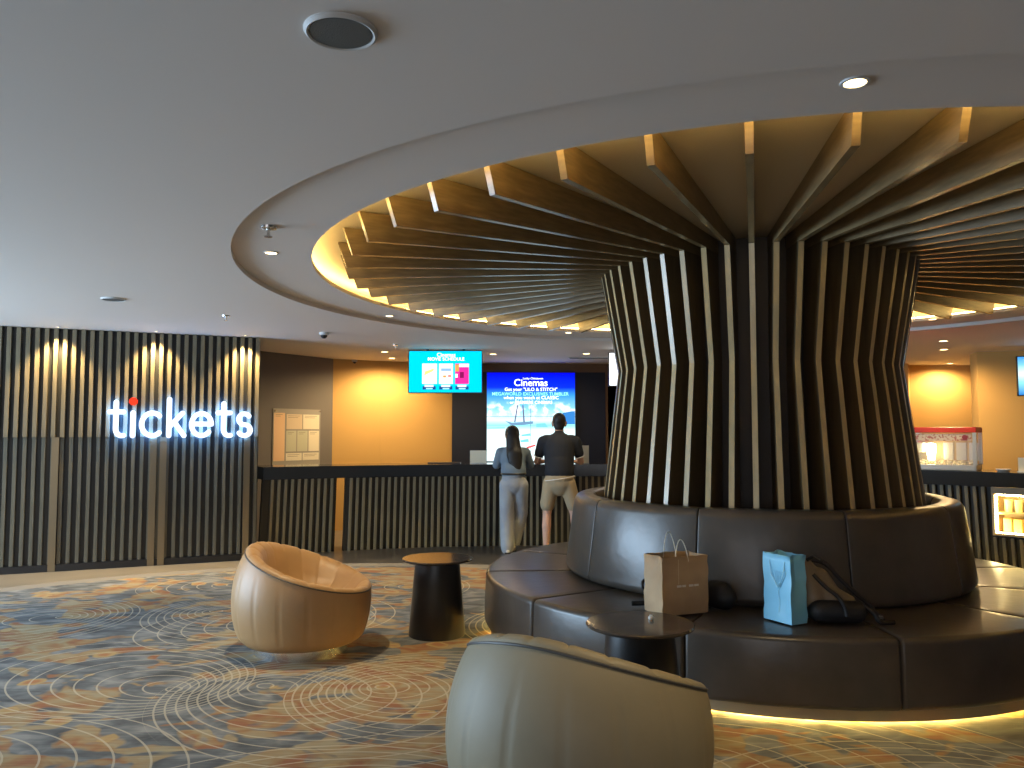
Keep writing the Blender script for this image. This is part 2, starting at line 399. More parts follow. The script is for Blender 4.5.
# ------------------------------------------------------------------ the TICKETS sign
def stroke(bm, pts, w, y0, y1, cap=12):
    """flat stroke with round ends in the x-z plane, from depth y0 to y1"""
    P = [Vector((p[0], p[1])) for p in pts]; h = w/2; n = len(P); Lp = []; Rp = []
    for i in range(n):
        d = (P[min(i+1, n-1)] - P[max(i-1, 0)]).normalized(); nrm = Vector((-d.y, d.x))
        Lp.append(P[i] + nrm*h); Rp.append(P[i] - nrm*h)
    def capp(c, d):
        a = math.atan2(d.y, d.x); return [Vector((c.x + h*math.cos(a - PI/2 + PI*k/cap), c.y + h*math.sin(a - PI/2 + PI*k/cap))) for k in range(1, cap)]
    d1 = (P[-1]-P[-2]).normalized(); d0 = (P[0]-P[1]).normalized()
    out = Rp + capp(P[-1], d1) + Lp[::-1] + capp(P[0], d0)
    A = [bm.verts.new((p.x, y0, p.y)) for p in out]; B = [bm.verts.new((p.x, y1, p.y)) for p in out]
    m = len(out)
    for V in (A, B):
        # strip faces
        for i in range(n-1): bm.faces.new((V[i], V[i+1], V[m - (cap-1) - 2 - i], V[m - (cap-1) - 1 - i]))
        bm.faces.new([V[k] for k in range(n-1, n + cap)])
        bm.faces.new([V[k % m] for k in range(m - cap, m + 1)])
    for i in range(m): bm.faces.new((A[i], A[(i+1) % m], B[(i+1) % m], B[i]))
def arc(cx, cy, rx, ry, a0, a1, n=20): return [(cx + rx*math.cos(D2R(a0+(a1-a0)*i/n)), cy + ry*math.sin(D2R(a0+(a1-a0)*i/n))) for i in range(n+1)]
LET = {
 't': ([[(0.27, 1.36), (0.27, 0.32)] + arc(0.52, 0.32, 0.25, 0.27, 190, 285, 8), [(0.02, 0.98), (0.56, 0.98)]], 0.66),
 'i': ([[(0.10, 0.05), (0.10, 0.95)]], 0.20),
 'c': ([arc(0.50, 0.5, 0.44, 0.45, 48, 312, 24)], 0.90),
 'k': ([[(0.10, 0.05), (0.10, 1.50)], [(0.14, 0.42), (0.66, 0.95)], [(0.32, 0.60), (0.74, 0.05)]], 0.80),
 'e': ([[(0.06, 0.52), (0.90, 0.52)], arc(0.49, 0.5, 0.43, 0.45, 2, 318, 26)], 0.98),
 's': ([arc(0.34, 0.725, 0.25, 0.225, 35, 180, 10) + arc(0.34, 0.735, 0.25, 0.235, 190, 262, 6) + arc(0.35, 0.275, 0.27, 0.225, 82, 0, 7) + arc(0.35, 0.275, 0.27, 0.225, -8, -148, 10)], 0.66)}
word = 'tickets'; gaps = 0.20
s0 = tw_s(109.5, 425)[0]; s1 = tw_s(250.5, 425)[0]
tot = sum(LET[c][1] for c in word) + gaps*(len(word)-1)
sc = (s1 - s0) / tot
sign = thing('tickets_sign', 'glowing white tickets sign with a red dot on the slatted wall', 'sign', TW_A + TW_D*s0 + Vector((0, 0, 1.455)), tw_rz)
XH = 0.285
cur = 0.0
for c in word:
    bm = bmesh.new(); bh = bmesh.new()
    for st in LET[c][0]:
        pts = [(cur*sc + p[0]*sc, p[1]*XH) for p in st]
        stroke(bm, pts, 0.054, -0.160, -0.120); stroke(bh, pts, 0.05, -0.1195, -0.105)
    L_ = obj('letter', bm, M_letter, sign); obj('halo_backing', bh, M_halo, L_)
    if c == 'i':
        bm = prism([(0.047*math.cos(2*PI*k/8 + 0.3), 0.047*math.sin(2*PI*k/8 + 0.3)) for k in range(8)], 0.04)
        bmesh.ops.rotate(bm, verts=bm.verts, matrix=Matrix.Rotation(PI/2, 3, 'X'))
        d = obj('letter_dot', bm, M_red, sign, (cur*sc + 0.10*sc, -0.12, 1.40*XH)); d['label'] = 'red dot of the letter i'
    cur += LET[c][1] + gaps

# ------------------------------------------------------------------ timber column and ceiling fins
colm = thing('slatted_column', 'waisted round column wrapped in upright brown timber slats', 'column', (CX, CY, 0))
bm = bmesh.new(); lathe(bm, [(0.90, 0.2), (0.86, 1.97), (0.90, 2.815)], 64)
obj('core', bm, M_core, colm, smooth=True)
TH = 0.0175
def plate(prof):
    bm = bmesh.new()
    a = [bm.verts.new((r, -TH, z)) for r, z in prof]; b = [bm.verts.new((r, TH, z)) for r, z in prof]; n = len(prof)
    bm.faces.new(a); bm.faces.new(b[::-1])
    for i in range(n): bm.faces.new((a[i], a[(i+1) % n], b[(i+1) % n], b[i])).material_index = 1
    return bm
slat_o = fin_o = None
fins = thing('ceiling_fins', 'radiating timber fins fanning out under the round ceiling recess', 'ceiling fins', (CX, CY, 0))
slat_prof = [(0.93, 0.48), (1.20, 0.48), (1.165, 1.0), (1.045, 1.97), (1.172, 2.716), (0.925, 2.716), (0.87, 1.97)]
fin_prof = [(0.915, 2.718), (1.175, 2.718), (3.105, 2.643), (3.165, 2.815), (0.915, 2.815)]
A0 = D2R(-106.9)
for k in range(48):
    a = A0 + k*2*PI/48
    if k == 0:
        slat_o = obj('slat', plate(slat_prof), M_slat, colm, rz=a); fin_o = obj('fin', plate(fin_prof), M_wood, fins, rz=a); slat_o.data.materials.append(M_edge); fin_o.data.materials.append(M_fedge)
    else:
        link('slat', slat_o.data, None, colm, rz=a); link('fin', fin_o.data, None, fins, rz=a)

# ------------------------------------------------------------------ round bench
bench = thing('round_bench', 'round dark brown leather bench encircling the slatted column', 'bench', (CX, CY, 0))
def rrect(w0, w1, h0, h1, r, e, seg=5):
    w0 += e; w1 -= e; h0 += e; h1 -= e; r = max(r - e, 0.004); pts = []
    for cx, cy, a in ((w1-r, h0+r, -90), (w1-r, h1-r, 0), (w0+r, h1-r, 90), (w0+r, h0+r, 180)):
        pts += [(cx + r*math.cos(D2R(a + 90*i/seg)), cy + r*math.sin(D2R(a + 90*i/seg))) for i in range(seg+1)]
    return pts
def cushion(a0, a1, r0, r1, z0, z1, rad, b, lean=0.0, puff=0.0, n=14):
    bm = bmesh.new(); st = []; rm = r1
    K = 4
    st = [(a0 + b*(1-math.cos(k/K*PI/2))/rm, b*(1-math.sin(k/K*PI/2))) for k in range(K)]
    mid = [(a0 + b/rm + (a1-a0-2*b/rm)*i/n, 0.0) for i in range(n+1)]
    en = [(a1 - b*(1-math.cos(k/K*PI/2))/rm, b*(1-math.sin(k/K*PI/2))) for k in range(K)][::-1]
    rings = []
    for a, e in st + mid + en:
        f = max(0.0, 1 - ((a - (a0+a1)/2)/((a1-a0)/2))**2)
        ring = []
        for r, z in rrect(r0, r1, z0, z1, rad, e):
            q = (r - r0)/(r1 - r0)
            rr = r - (z - z0)*lean*q + puff*f*q*math.sin(PI*min(1, max(0, (z-z0)/(z1-z0))))
            zz = z + puff*f*0.6*((z-z0)/(z1-z0))*math.sin(PI*min(1, max(0, q)))
            ring.append(bm.verts.new((rr*math.cos(a), rr*math.sin(a), zz)))
        rings.append(ring)
    for A, B in zip(rings, rings[1:]):
        m = len(A)
        for i in range(m): bm.faces.new((A[i], A[(i+1) % m], B[(i+1) % m], B[i]))
    bm.faces.new(rings[0]); bm.faces.new(rings[-1][::-1])
    return bm
o = obj('seat_cushion', cushion(0.0015, D2R(30)-0.0015, 1.36, 2.085, 0.098, 0.462, 0.035, 0.02, 0.03, 0.008), M_leather, bench, rz=D2R(-87.5), smooth=True)
for k in range(1, 12): link('seat_cushion', o.data, None, bench, rz=D2R(-87.5 + 30*k))
o = obj('back_cushion', cushion(0.0025, D2R(36)-0.0025, 1.222, 1.465, 0.465, 1.03, 0.055, 0.007, 0.14, 0.010), M_leather, bench, rz=D2R(-85.5), smooth=True)
for k in range(1, 10): link('back_cushion', o.data, None, bench, rz=D2R(-85.5 + 36*k))
bm = bmesh.new(); lathe(bm, [(1.25, 0.040), (2.045, 0.040), (2.045, 0.0975), (1.25, 0.0975)], 96); 
obj('plinth', bm, mat('plinth_metal', (0.42, 0.33, 0.20), 0.35, 0.3), bench)
bm = bmesh.new(); lathe(bm, [(1.93, 0.018), (1.93, 0.0395), (1.95, 0.0395), (1.95, 0.018), (1.93, 0.018)], 96)
obj('led_strip', bm, M_under, bench)

# ------------------------------------------------------------------ tub chairs
def tub_chair(loc, rz, M_l, M_p, label, R0=0.468, ZM=0.555, ZA=0.142):
    t = thing('tub_chair', label, 'chair', loc, rz)
    NA = 192
    def zr(th): return ZM - ZA*math.cos(th)
    def rad(z): return R0*math.sqrt(max(0.05, 1 - ((z - 0.36)/0.56)**2))
    def seam(th, n=16, w=0.02):
        d = (th*n/(2*PI)) % 1.0; d = min(d, 1-d)*2*PI/n
        return math.exp(-(d/w)**2)
    # outer shell
    bm = bmesh.new(); rings = []
    zs = [i/22 for i in range(23)]
    rings.append([bm.verts.new((0.30*math.cos(2*PI*i/NA), 0.30*math.sin(2*PI*i/NA), 0.072)) for i in range(NA)])
    for f in zs:
        ring = []
        for i in range(NA):
            th = 2*PI*i/NA; z = 0.075 + (zr(th) - 0.075)*f
            r = rad(z) - 0.005*seam(th)*math.sin(PI*min(1, f*1.0+0.04)) - (0.03*(1-f*8)**2 if f < 0.125 else 0)
            ring.append(bm.verts.new((r*math.cos(th), r*math.sin(th), z)))
        rings.append(ring)
    for A, B in zip(rings, rings[1:]):
        for i in range(NA): bm.faces.new((A[i], A[(i+1) % NA], B[(i+1) % NA], B[i]))
    obj('shell', bm, M_l, t, smooth=True)
    # inner cushion, rolled rim down to the seat
    bm = bmesh.new(); rings = []
    steps = [(1.0, 0.0, 1), (0.99, 0.014, 1), (0.96, 0.025, 1), (0.915, 0.030, 1), (0.86, 0.024, 1), (0.80, 0.004, 1), (0.74, -0.026, 1), (0.67, 0.60, 0), (0.60, 0.36, 0), (0.53, 0.20, 0), (0.45, 0.10, 0), (0.34, 0.04, 0), (0.2, 0.01, 0)]
    SEAT = 0.36
    for k, dz, mode in steps:
        ring = []
        for i in range(NA):
            th = 2*PI*i/NA; zR = zr(th); r = rad(zR)*k; se = seam(th, 16, 0.03)
            z = zR + dz if mode else SEAT + (zR - 0.03 - SEAT)*dz
            z -= 0.007*se*(1 if 0.4 < k < 0.97 else 0.3)
            x = r*math.cos(th) + (1-k)*0.05
            ring.append(bm.verts.new((x, r*math.sin(th), z)))
        rings.append(ring)
    cv = bm.verts.new((0.05, 0, SEAT))
    for A, B in zip(rings, rings[1:]):
        for i in range(NA): bm.faces.new((A[i], A[(i+1) % NA], B[(i+1) % NA], B[i]))
    for i in range(NA): bm.faces.new((rings[-1][i], rings[-1][(i+1) % NA], cv))
    obj('seat_cushion', bm, M_l, t, smooth=True)
    bm = bmesh.new(); pts = []
    for i in range(96):
        th = 2*PI*i/96; z = zr(th); r = rad(z) + 0.001; pts.append((r*math.cos(th), r*math.sin(th), z + 0.002))
    tube(bm, pts, 0.0055, 6, True); obj('piping', bm, M_p, t, smooth=True)
    bm = bmesh.new(); lathe(bm, [(0.0, 0.0), (0.315, 0.0), (0.315, 0.07), (0.30, 0.075), (0.0, 0.075)], 64)
    obj('base_ring', bm, M_chrome, t, smooth=True)['label'] = 'brushed steel base ring'
    return t
tub_chair((-1.445, 5.60, 0.012), D2R(-4), M_tub_lit, M_pipe, 'warm-lit tan leather tub chair on a steel ring beside the black side table')
tub_chair((0.252, 3.13, 0.012), D2R(57), M_tub_shaded, M_pipe2, 'shaded tan leather tub chair seen from behind in the foreground', 0.505, 0.592, 0.155)

# ------------------------------------------------------------------ side tables
def side_table(loc, label):
    t = thing('side_table', label, 'table', loc, group='round marble side tables')
    bm = bmesh.new(); lathe(bm, [(0, 0), (0.205, 0), (0.21, 0.008), (0.165, 0.535), (0.10, 0.54), (0, 0.54)], 48); obj('pedestal', bm, M_black, t, smooth=True)
    bm = bmesh.new(); lathe(bm, [(0, 0.54), (0.245, 0.54), (0.262, 0.548), (0.264, 0.556), (0.258, 0.562), (0, 0.562)], 64); obj('table_top', bm, M_marble, t, smooth=True)
    return t
T2 = at_z(640, 622.5, 0.562 + 0.012)
side_table((-0.555, 6.02, 0.012), 'black tapered side table with marble top next to the warm-lit chair')
side_table((T2.x, T2.y, 0.012), 'black tapered side table with marble top in front of the bench')
p = at_z(651, 619, 0.576)
bm = bmesh.new(); bmesh.ops.create_icosphere(bm, subdivisions=2, radius=0.014)
for v_ in bm.verts: v_.co *= 0.75 + 0.5*random.random()
tag(obj('crumpled_tissue', bm, M_white, None, (p.x, p.y, 0.585)), 'tiny crumpled white tissue lying on the marble side table', 'tissue')

# ------------------------------------------------------------------ service counter
cnt = thing('service_counter', 'long curved black counter with a slatted front below a stone top', 'counter', (KX, KY, 0))
def k_ang(u, r=KR):      # counter angle seen at picture column u (nearly level line of sight)
    k = (u - 512)/FPX
    a = 1 + k*k; b = -2*(k*KX + KY); c = KX*KX + KY*KY - r*r
    y = (-b + math.sqrt(b*b - 4*a*c))/(2*a)
    return math.atan2(y - KY, k*y - KX)
AL = k_ang(265); AR = D2R(22)
BAT = 0.12
bm = bmesh.new(); lathe(bm, [(KR, 0.935), (KR, 1.088), (KR+0.62, 1.088), (KR+0.62, 0.935), (KR, 0.935)], 120, AR, AL)
close_ends(bm)
obj('counter_top', bm, M_ctop, cnt)
gap0, gap1 = k_ang(347), k_ang(338.5)
caseA, caseB = k_ang(1045), k_ang(986.5)
def body(a0, a1, z0=0.0, z1=0.934):
    b_ = bmesh.new(); f0 = lambda z: KR + 0.045 + BAT*(1 - z/0.934)
    lathe(b_, [(f0(z0), z0), (f0(z1), z1), (f0(z1)+0.06, z1), (f0(z0)+0.06, z0), (f0(z0), z0)], max(4, int((a1-a0)*24)), a0, a1)
    close_ends(b_)
    return obj('counter_body', b_, M_cback, cnt)
body(gap1, AL); body(caseB, gap0); body(AR, caseA); body(caseA, caseB, 0.0, 0.42)
# slats: lean with the battered front
def kslat(z0, z1):
    b_ = bmesh.new(); r0 = KR + 0.012
    vs0 = box(b_, -0.016, 0.016, 0, 0.034, z0, z1)
    for v_ in vs0:
        y = v_.co.y; z = v_.co.z
        v_.co = Vector((r0 + y + BAT*(1 - z/0.934), v_.co.x, z))
    return b_
stp = 0.0805/KR; a = AL - 0.018; s_full = s_low = None
while a > AR:
    if not (gap0 - 0.003 < a < gap1 + 0.003):
        if caseA - 0.004 < a < caseB + 0.004:
            if s_low is None: s_low = obj('slat', kslat(0.004, 0.40), M_cslat, cnt, rz=a)
            else: link('slat', s_low.data, None, cnt, rz=a)
        else:
            if s_full is None: s_full = obj('slat', kslat(0.004, 0.930), M_cslat, cnt, rz=a)
            else: link('slat', s_full.data, None, cnt, rz=a)
    a -= stp
# lit display case let into the counter front
dc = None
def kbox(a0, a1, r0, r1, z0, z1, n=8):
    b_ = bmesh.new(); lathe(b_, [(r0, z0), (r0, z1), (r1, z1), (r1, z0), (r0, z0)], n, a0, a1)
    return close_ends(b_)
M_case = mat('case_lining', (0.62, 0.45, 0.22), 0.4)
dc = obj('display_case', kbox(caseA, caseB, KR+0.34, KR+0.36, 0.425, 0.93), M_case, cnt); dc['label'] = 'lit snack display case let into the counter front'
obj('floor_panel', kbox(caseA, caseB, KR+0.06, KR+0.34, 0.425, 0.45), M_case, dc)
obj('shelf', kbox(caseA+0.002, caseB-0.003, KR+0.10, KR+0.34, 0.645, 0.665), M_case, dc)
obj('header', kbox(caseA, caseB, KR+0.04, KR+0.06, 0.86, 0.93), mat('case_frame', (0.30, 0.22, 0.11), 0.4), dc)
obj('frame_side', kbox(caseB-0.004, caseB, KR+0.05, KR+0.34, 0.425, 0.93), M_case, dc)
M_caseled = emat('case_led', (1.0, 0.80, 0.36), 45)
obj('led_strip', kbox(caseA, caseB-0.006, KR+0.062, KR+0.074, 0.845, 0.857), M_caseled, dc)
obj('led_strip', kbox(caseB-0.0075, caseB-0.0045, KR+0.062, KR+0.072, 0.452, 0.85), M_caseled, dc)
obj('led_strip', kbox(caseA, caseB-0.006, KR+0.062, KR+0.072, 0.452, 0.462), M_caseled, dc)
M_carton = mat('carton_yellow', (0.85, 0.68, 0.22), 0.5, noise=(22, (0.78, 0.40, 0.12), 0.58, 0.66))
M_cup = mat('cup_lemon', (0.90, 0.86, 0.42), 0.5)
na = 5; stepa = (caseB - caseA - 0.012)/na
for row, z in ((0, 0.451), (1, 0.666)):
    src = None
    for i in range(na):
        a = caseB - 0.010 - (i + 0.5)*stepa; pp = pol(KR + 0.20, a, z, (KX, KY)); w_ = stepa*KR*0.42
        if row == 0: lab, nm, grp = 'yellow snack carton on the floor of the lit display case', 'snack_carton', 'cartons on the case floor'
        else: lab, nm, grp = 'lemon yellow snack tub on the shelf of the lit display case', 'snack_tub', 'tubs on the case shelf'
        if src is None:
            if row == 0: src = o = obj(nm, bx(-0.05, 0.05, -w_, w_, 0, 0.15, bevel=0.004), M_carton, None, pp, a)
            else:
                b_ = bmesh.new(); lathe(b_, [(0, 0), (w_*0.8, 0), (w_, 0.12), (w_*1.03, 0.122), (w_*1.03, 0.13), (0, 0.132)], 20); src = o = obj(nm, b_, M_cup, None, pp, a, smooth=True)
        else: o = link(nm, src.data, None, None, pp, a)
        tag(o, lab, 'snack', grp)

# ------------------------------------------------------------------ flat print helpers for screens and papers
FONT_SRC = {}
def text_mesh(body_, size, align='CENTER'):
    c = bpy.data.curves.new('t', 'FONT'); c.body = body_; c.size = size; c.align_x = align; c.align_y = 'CENTER'; c.resolution_u = 3
    c.offset = 0.012*size
    o = bpy.data.objects.new('t', c); COL.objects.link(o)
    dg = bpy.context.evaluated_depsgraph_get(); me = bpy.data.meshes.new_from_object(o.evaluated_get(dg))
    bpy.data.objects.remove(o); bpy.data.curves.remove(c)
    return me
def flat_text(body_, w, m, parent, x, z, y, name='lettering', fit_h=None):
    """lettering in the x-z plane facing -y, scaled to width w"""
    me = text_mesh(body_, 1.0); xs = [v_.co.x for v_ in me.vertices]; ys = [v_.co.y for v_ in me.vertices]
    k = w/(max(xs)-min(xs)); kz = k if not fit_h else fit_h/(max(ys)-min(ys)); mx = (max(xs)+min(xs))/2; my = (max(ys)+min(ys))/2
    for v_ in me.vertices: v_.co = Vector(((v_.co.x-mx)*k, 0, (v_.co.y-my)*kz))
    me.materials.clear(); me.materials.append(m)
    return link(name, me, m, parent, (x, y, z))
def flat_poly(name, pts, m, parent, y, th=0.0015):
    bm = bmesh.new()
    a = [bm.verts.new((p[0], y, p[1])) for p in pts]; b = [bm.verts.new((p[0], y + th, p[1])) for p in pts]; n = len(pts)
    bm.faces.new(a); bm.faces.new(b[::-1])
    for i in range(n): bm.faces.new((a[i], a[(i+1) % n], b[(i+1) % n], b[i]))
    return obj(name, bm, m, parent)
def rect(x0, x1, z0, z1): return [(x0, z0), (x1, z0), (x1, z1), (x0, z1)]
def grad_screen(name, stops, z0, z1, s, cloud=None):
    m = bpy.data.materials.new(name); m.use_nodes = True; nt = m.node_tree; N = nt.nodes; L = nt.links
    b = N['Principled BSDF']; b.inputs['Base Color'].default_value = (0, 0, 0, 1); b.inputs['Specular IOR Level'].default_value = 0.2
    tc = N.new('ShaderNodeTexCoord'); sp = N.new('ShaderNodeSeparateXYZ'); L.new(tc.outputs['Object'], sp.inputs[0])
    mr = N.new('ShaderNodeMapRange'); mr.inputs[1].default_value = z0; mr.inputs[2].default_value = z1; L.new(sp.outputs[2], mr.inputs[0])
    fac = mr.outputs[0]
    r = N.new('ShaderNodeValToRGB'); cr = r.color_ramp
    while len(cr.elements) < len(stops): cr.elements.new(0.5)
    for e, (p_, c) in zip(cr.elements, stops): e.position = p_; e.color = (*c, 1)
    L.new(fac, r.inputs[0]); out = r.outputs[0]
    if cloud:
        n = N.new('ShaderNodeTexNoise'); n.inputs['Scale'].default_value = cloud[0]; n.inputs['Detail'].default_value = 4; L.new(tc.outputs['Object'], n.inputs['Vector'])
        band = N.new('ShaderNodeValToRGB'); be = band.color_ramp
        for p_, c in ((0.0, 0), (cloud[1], 0), (cloud[1]+0.06, 1), (cloud[2]-0.06, 1), (cloud[2], 0)):
            e = be.elements.new(min(p_ + 1e-4, 1.0)) if p_ > 0 else be.elements[0]
            e.color = (c, c, c, 1)
        be.elements[-1].color = (0, 0, 0, 1)
        L.new(fac, band.inputs[0])
        rr = N.new('ShaderNodeValToRGB'); rr.color_ramp.elements[0].position = 0.48; rr.color_ramp.elements[1].position = 0.62
        L.new(n.outputs['Fac'], rr.inputs[0])
        mu = N.new('ShaderNodeMath'); mu.operation = 'MULTIPLY'; L.new(band.outputs[0], mu.inputs[0]); L.new(rr.outputs[0], mu.inputs[1])
        mx = N.new('ShaderNodeMix'); mx.data_type = 'RGBA'; L.new(mu.outputs[0], mx.inputs[0]); L.new(out, mx.inputs[6]); mx.inputs[7].default_value = (0.9, 1.0, 1.0, 1)
        out = mx.outputs[2]
    L.new(out, b.inputs['Emission Color']); b.inputs['Emission Strength'].default_value = s
    return m

# ------------------------------------------------------------------ video wall behind the counter
vw_p = at_y(487, 372.5, 13.1); vw_q = at_y(575, 372.5, 13.14)
VW = (vw_q - vw_p).length; VZ1 = vw_p.z; VZ0 = VZ1 - VW*1.0
vrz = math.atan2(0.12, 2.535)
vw = thing('video_wall', 'large bright blue and white beach advert screen behind the counter', 'screen', (vw_p.x, 13.085, 0), vrz)
obj('housing', bx(-0.01, VW+0.01, 0.004, 0.07, VZ0-0.01, VZ1+0.01), M_bezel, vw)
seam_z = at_y(531, 416.5, 13.1).z
M_vw = grad_screen('advert_print', [(0.0, (0.75, 0.92, 0.95)), (0.34, (0.62, 0.86, 0.90)), (0.40, (0.20, 0.60, 0.68)), (0.46, (0.55, 0.82, 0.88)), (0.58, (0.20, 0.50, 0.72)), (0.74, (0.03, 0.24, 0.80)), (0.83, (0.0, 0.02, 0.62)), (1.0, (0.0, 0.0, 0.50))], VZ0, VZ1, 1.5, (5.5, 0.46, 0.68))
hx = VW*0.495; g_ = 0.003
for (a_, b_) in ((0, hx-g_), (hx+g_, VW)):
    for (c_, d_) in ((VZ0, seam_z-g_), (seam_z+g_, VZ1)):
        obj('screen_panel', bx(a_, b_, 0.0, 0.004, c_, d_), M_vw, vw)
def vx(u): return (u-487)/88*VW
def vz(v): return VZ1 - (v-372.5)/88*VW
E_w = emat('print_white', (0.95, 1.0, 1.0), 1.7); E_c = emat('print_cyan', (0.30, 0.85, 1.0), 1.5)
flat_text('Lucky Chinatown', vx(543)-vx(523), E_w, vw, vx(533), vz(378.6), -0.001)
flat_text('Cinemas', vx(547.5)-vx(514), E_w, vw, vx(530.8), vz(382.5), -0.0015)
flat_text('Get your "LILO & STITCH"', vx(557)-vx(504.5), E_w, vw, vx(531), vz(389.7), -0.001)
flat_text('MEGAWORLD EXCLUSIVES TUMBLER', vx(569)-vx(492.5), E_c, vw, vx(530.5), vz(393.8), -0.001)
flat_text('when you watch at CLASSIC', vx(558.5)-vx(503.5), E_w, vw, vx(531), vz(398.0), -0.001)
flat_text('or PREMIERE CINEMAS', vx(552)-vx(509.5), E_w, vw, vx(531), vz(402.2), -0.001)
E_mast = emat('print_mast', (0.16, 0.17, 0.30), 0.9); E_hull = emat('print_hull', (0.20, 0.38, 0.60), 0.9); E_isle = emat('print_island', (0.05, 0.28, 0.75), 0.9); E_teal = emat('print_teal', (0.25, 0.78, 0.85), 0.9); E_rd = emat('print_red', (0.9, 0.12, 0.12), 0.9)
def vpoly(pts, m, y): flat_poly('print_shape', [(vx(u), vz(v)) for u, v in pts][::-1], m, vw, y)
vpoly([(514, 422), (517, 405), (518.2, 405), (515.4, 422)], E_mast, -0.002)
vpoly([(523.2, 422), (522.2, 405), (523.4, 405), (524.8, 422)], E_mast, -0.002)
vpoly([(505, 420.5), (512, 422.5), (533, 421), (533, 423.5), (522, 425), (511, 425)], E_hull, -0.0018)
vpoly([(559.5, 416), (563, 412.5), (571, 411.2), (574.8, 410.8), (574.8, 424), (560.5, 424)], E_isle, -0.0018)
vpoly([(536, 423.5), (545, 422.8), (548, 427), (536, 427)], E_teal, -0.0018)
vpoly([(487.3, 427.4), (505, 427), (505, 428.2), (487.3, 428.4)], E_teal, -0.0018)
vpoly([(521, 434.5), (530, 433), (531, 435.5), (522, 436)], E_teal, -0.0018)
vpoly([(520, 440), (528, 438.5), (529, 441.5), (521, 442)], E_teal, -0.0018)
vpoly([(526, 446.6), (535, 444), (535.5, 445.6), (528, 448)], E_rd, -0.0018)

# ------------------------------------------------------------------ hanging televisions
def hang_tv(name, label, pL, wdt, hgt, rz, screen, hang=True):
    t = thing(name, label, 'television', pL, rz)
    obj('casing', bx(-0.012, wdt+0.012, 0.003, 0.05, -0.012, hgt+0.012, bevel=0.003), M_bezel, t)
    obj('screen', bx(0, wdt, 0.0, 0.003, 0, hgt), screen, t)
    top = ZC - pL[2]
    if hang:
        for f in (0.25, 0.75):
            bm = bmesh.new(); tube(bm, [(wdt*f, 0.03, hgt), (wdt*f, 0.03, top)], 0.018, 10); obj('hanger', bm, M_bezel, t)
    return t
q0 = at_y(409, 392.3, 10.95); q1 = at_y(481.5, 392.3, 10.95); qt = at_y(409, 351.2, 10.95)
tvw, tvh = q1.x-q0.x, qt.z-q0.z
tv = hang_tv('hanging_television', 'cyan movie schedule screen hanging above the counter', q0, tvw, tvh, 0, emat('tv_cyan', (0.0, 0.62, 0.95), 1.15))
def tx(u): return (u-409)/72.5*tvw
def tz(v): return (392.3-v)/41.1*tvh
flat_text('Cinemas', tx(455.5)-tx(437), E_w, tv, tx(446), tz(354.8), -0.001)
flat_text('MOVIE SCHEDULE', tx(464.5)-tx(428), E_w, tv, tx(446), tz(359.0), -0.0015)
def tpoly(r_, m, y): flat_poly('poster_print', rect(tx(r_[0]), tx(r_[1]), tz(r_[3]), tz(r_[2])), m, tv, y)
E_pale = emat('poster_pale', (0.80, 0.93, 0.95), 1.1); E_yel = emat('poster_yellow', (0.85, 0.85, 0.25), 1.0); E_mag = emat('poster_magenta', (0.85, 0.03, 0.32), 1.1); E_org = emat('poster_orange', (0.95, 0.35, 0.08), 1.1); E_nav = emat('poster_navy', (0.02, 0.10, 0.35), 0.8); E_blu = emat('poster_blue', (0.30, 0.50, 0.80), 1.0); E_dk = emat('poster_dark', (0.30, 0.01, 0.12), 0.9)
tpoly((422, 437, 363.5, 384), E_pale, -0.001); tpoly((438.8, 453, 363.5, 384), E_pale, -0.001); tpoly((455, 468.8, 363.5, 384), E_mag, -0.001)
flat_poly('poster_print', [(tx(424), tz(375.5)), (tx(433), tz(371)), (tx(434), tz(368.5)), (tx(425), tz(371.5))], E_yel, tv, -0.002)
tpoly((441, 451, 368.5, 371), E_blu, -0.002); tpoly((443, 446, 375.5, 377.5), E_org, -0.002); tpoly((448, 451, 375, 377), emat('poster_coral', (0.9, 0.25, 0.2), 1), -0.002)
tpoly((455, 459, 364.5, 371.5), E_org, -0.002); tpoly((459, 468.8, 364, 367), E_w, -0.002); tpoly((459.8, 463.8, 372, 378), E_dk, -0.002); tpoly((455.2, 457.5, 374, 377.5), E_w, -0.002)
for a_ in (422.5, 439.2, 455.4):
    tpoly((a_, a_+13.2, 386.2, 389.6), E_nav, -0.001); tpoly((a_+2, a_+11, 384.8, 387), E_pale, -0.0015); tpoly((a_+3.5, a_+10, 388, 389.2), E_c, -0.002)
q0 = at_y(609.5, 385.5, 11.0); qt = at_y(609.5, 353, 11.0)
hang_tv('hanging_television', 'bright white screen hanging partly hidden behind the slatted column', q0, 1.0, qt.z-q0.z, 0, emat('tv_white', (0.93, 0.97, 1.0), 1.5))
q0 = at_y(1019, 395, 10.55); qt = at_y(1019, 357, 10.55)
t3 = hang_tv('wall_television', 'blue and white beach picture screen at the right edge', q0, 0.95, qt.z-q0.z, D2R(-18), grad_screen('tv_beach', [(0, (0.02, 0.2, 0.6)), (0.35, (0.3, 0.8, 0.95)), (0.55, (0.85, 0.97, 1)), (0.8, (0.2, 0.6, 0.95)), (1, (0.05, 0.3, 0.85))], 0.0, qt.z-q0.z, 1.1))

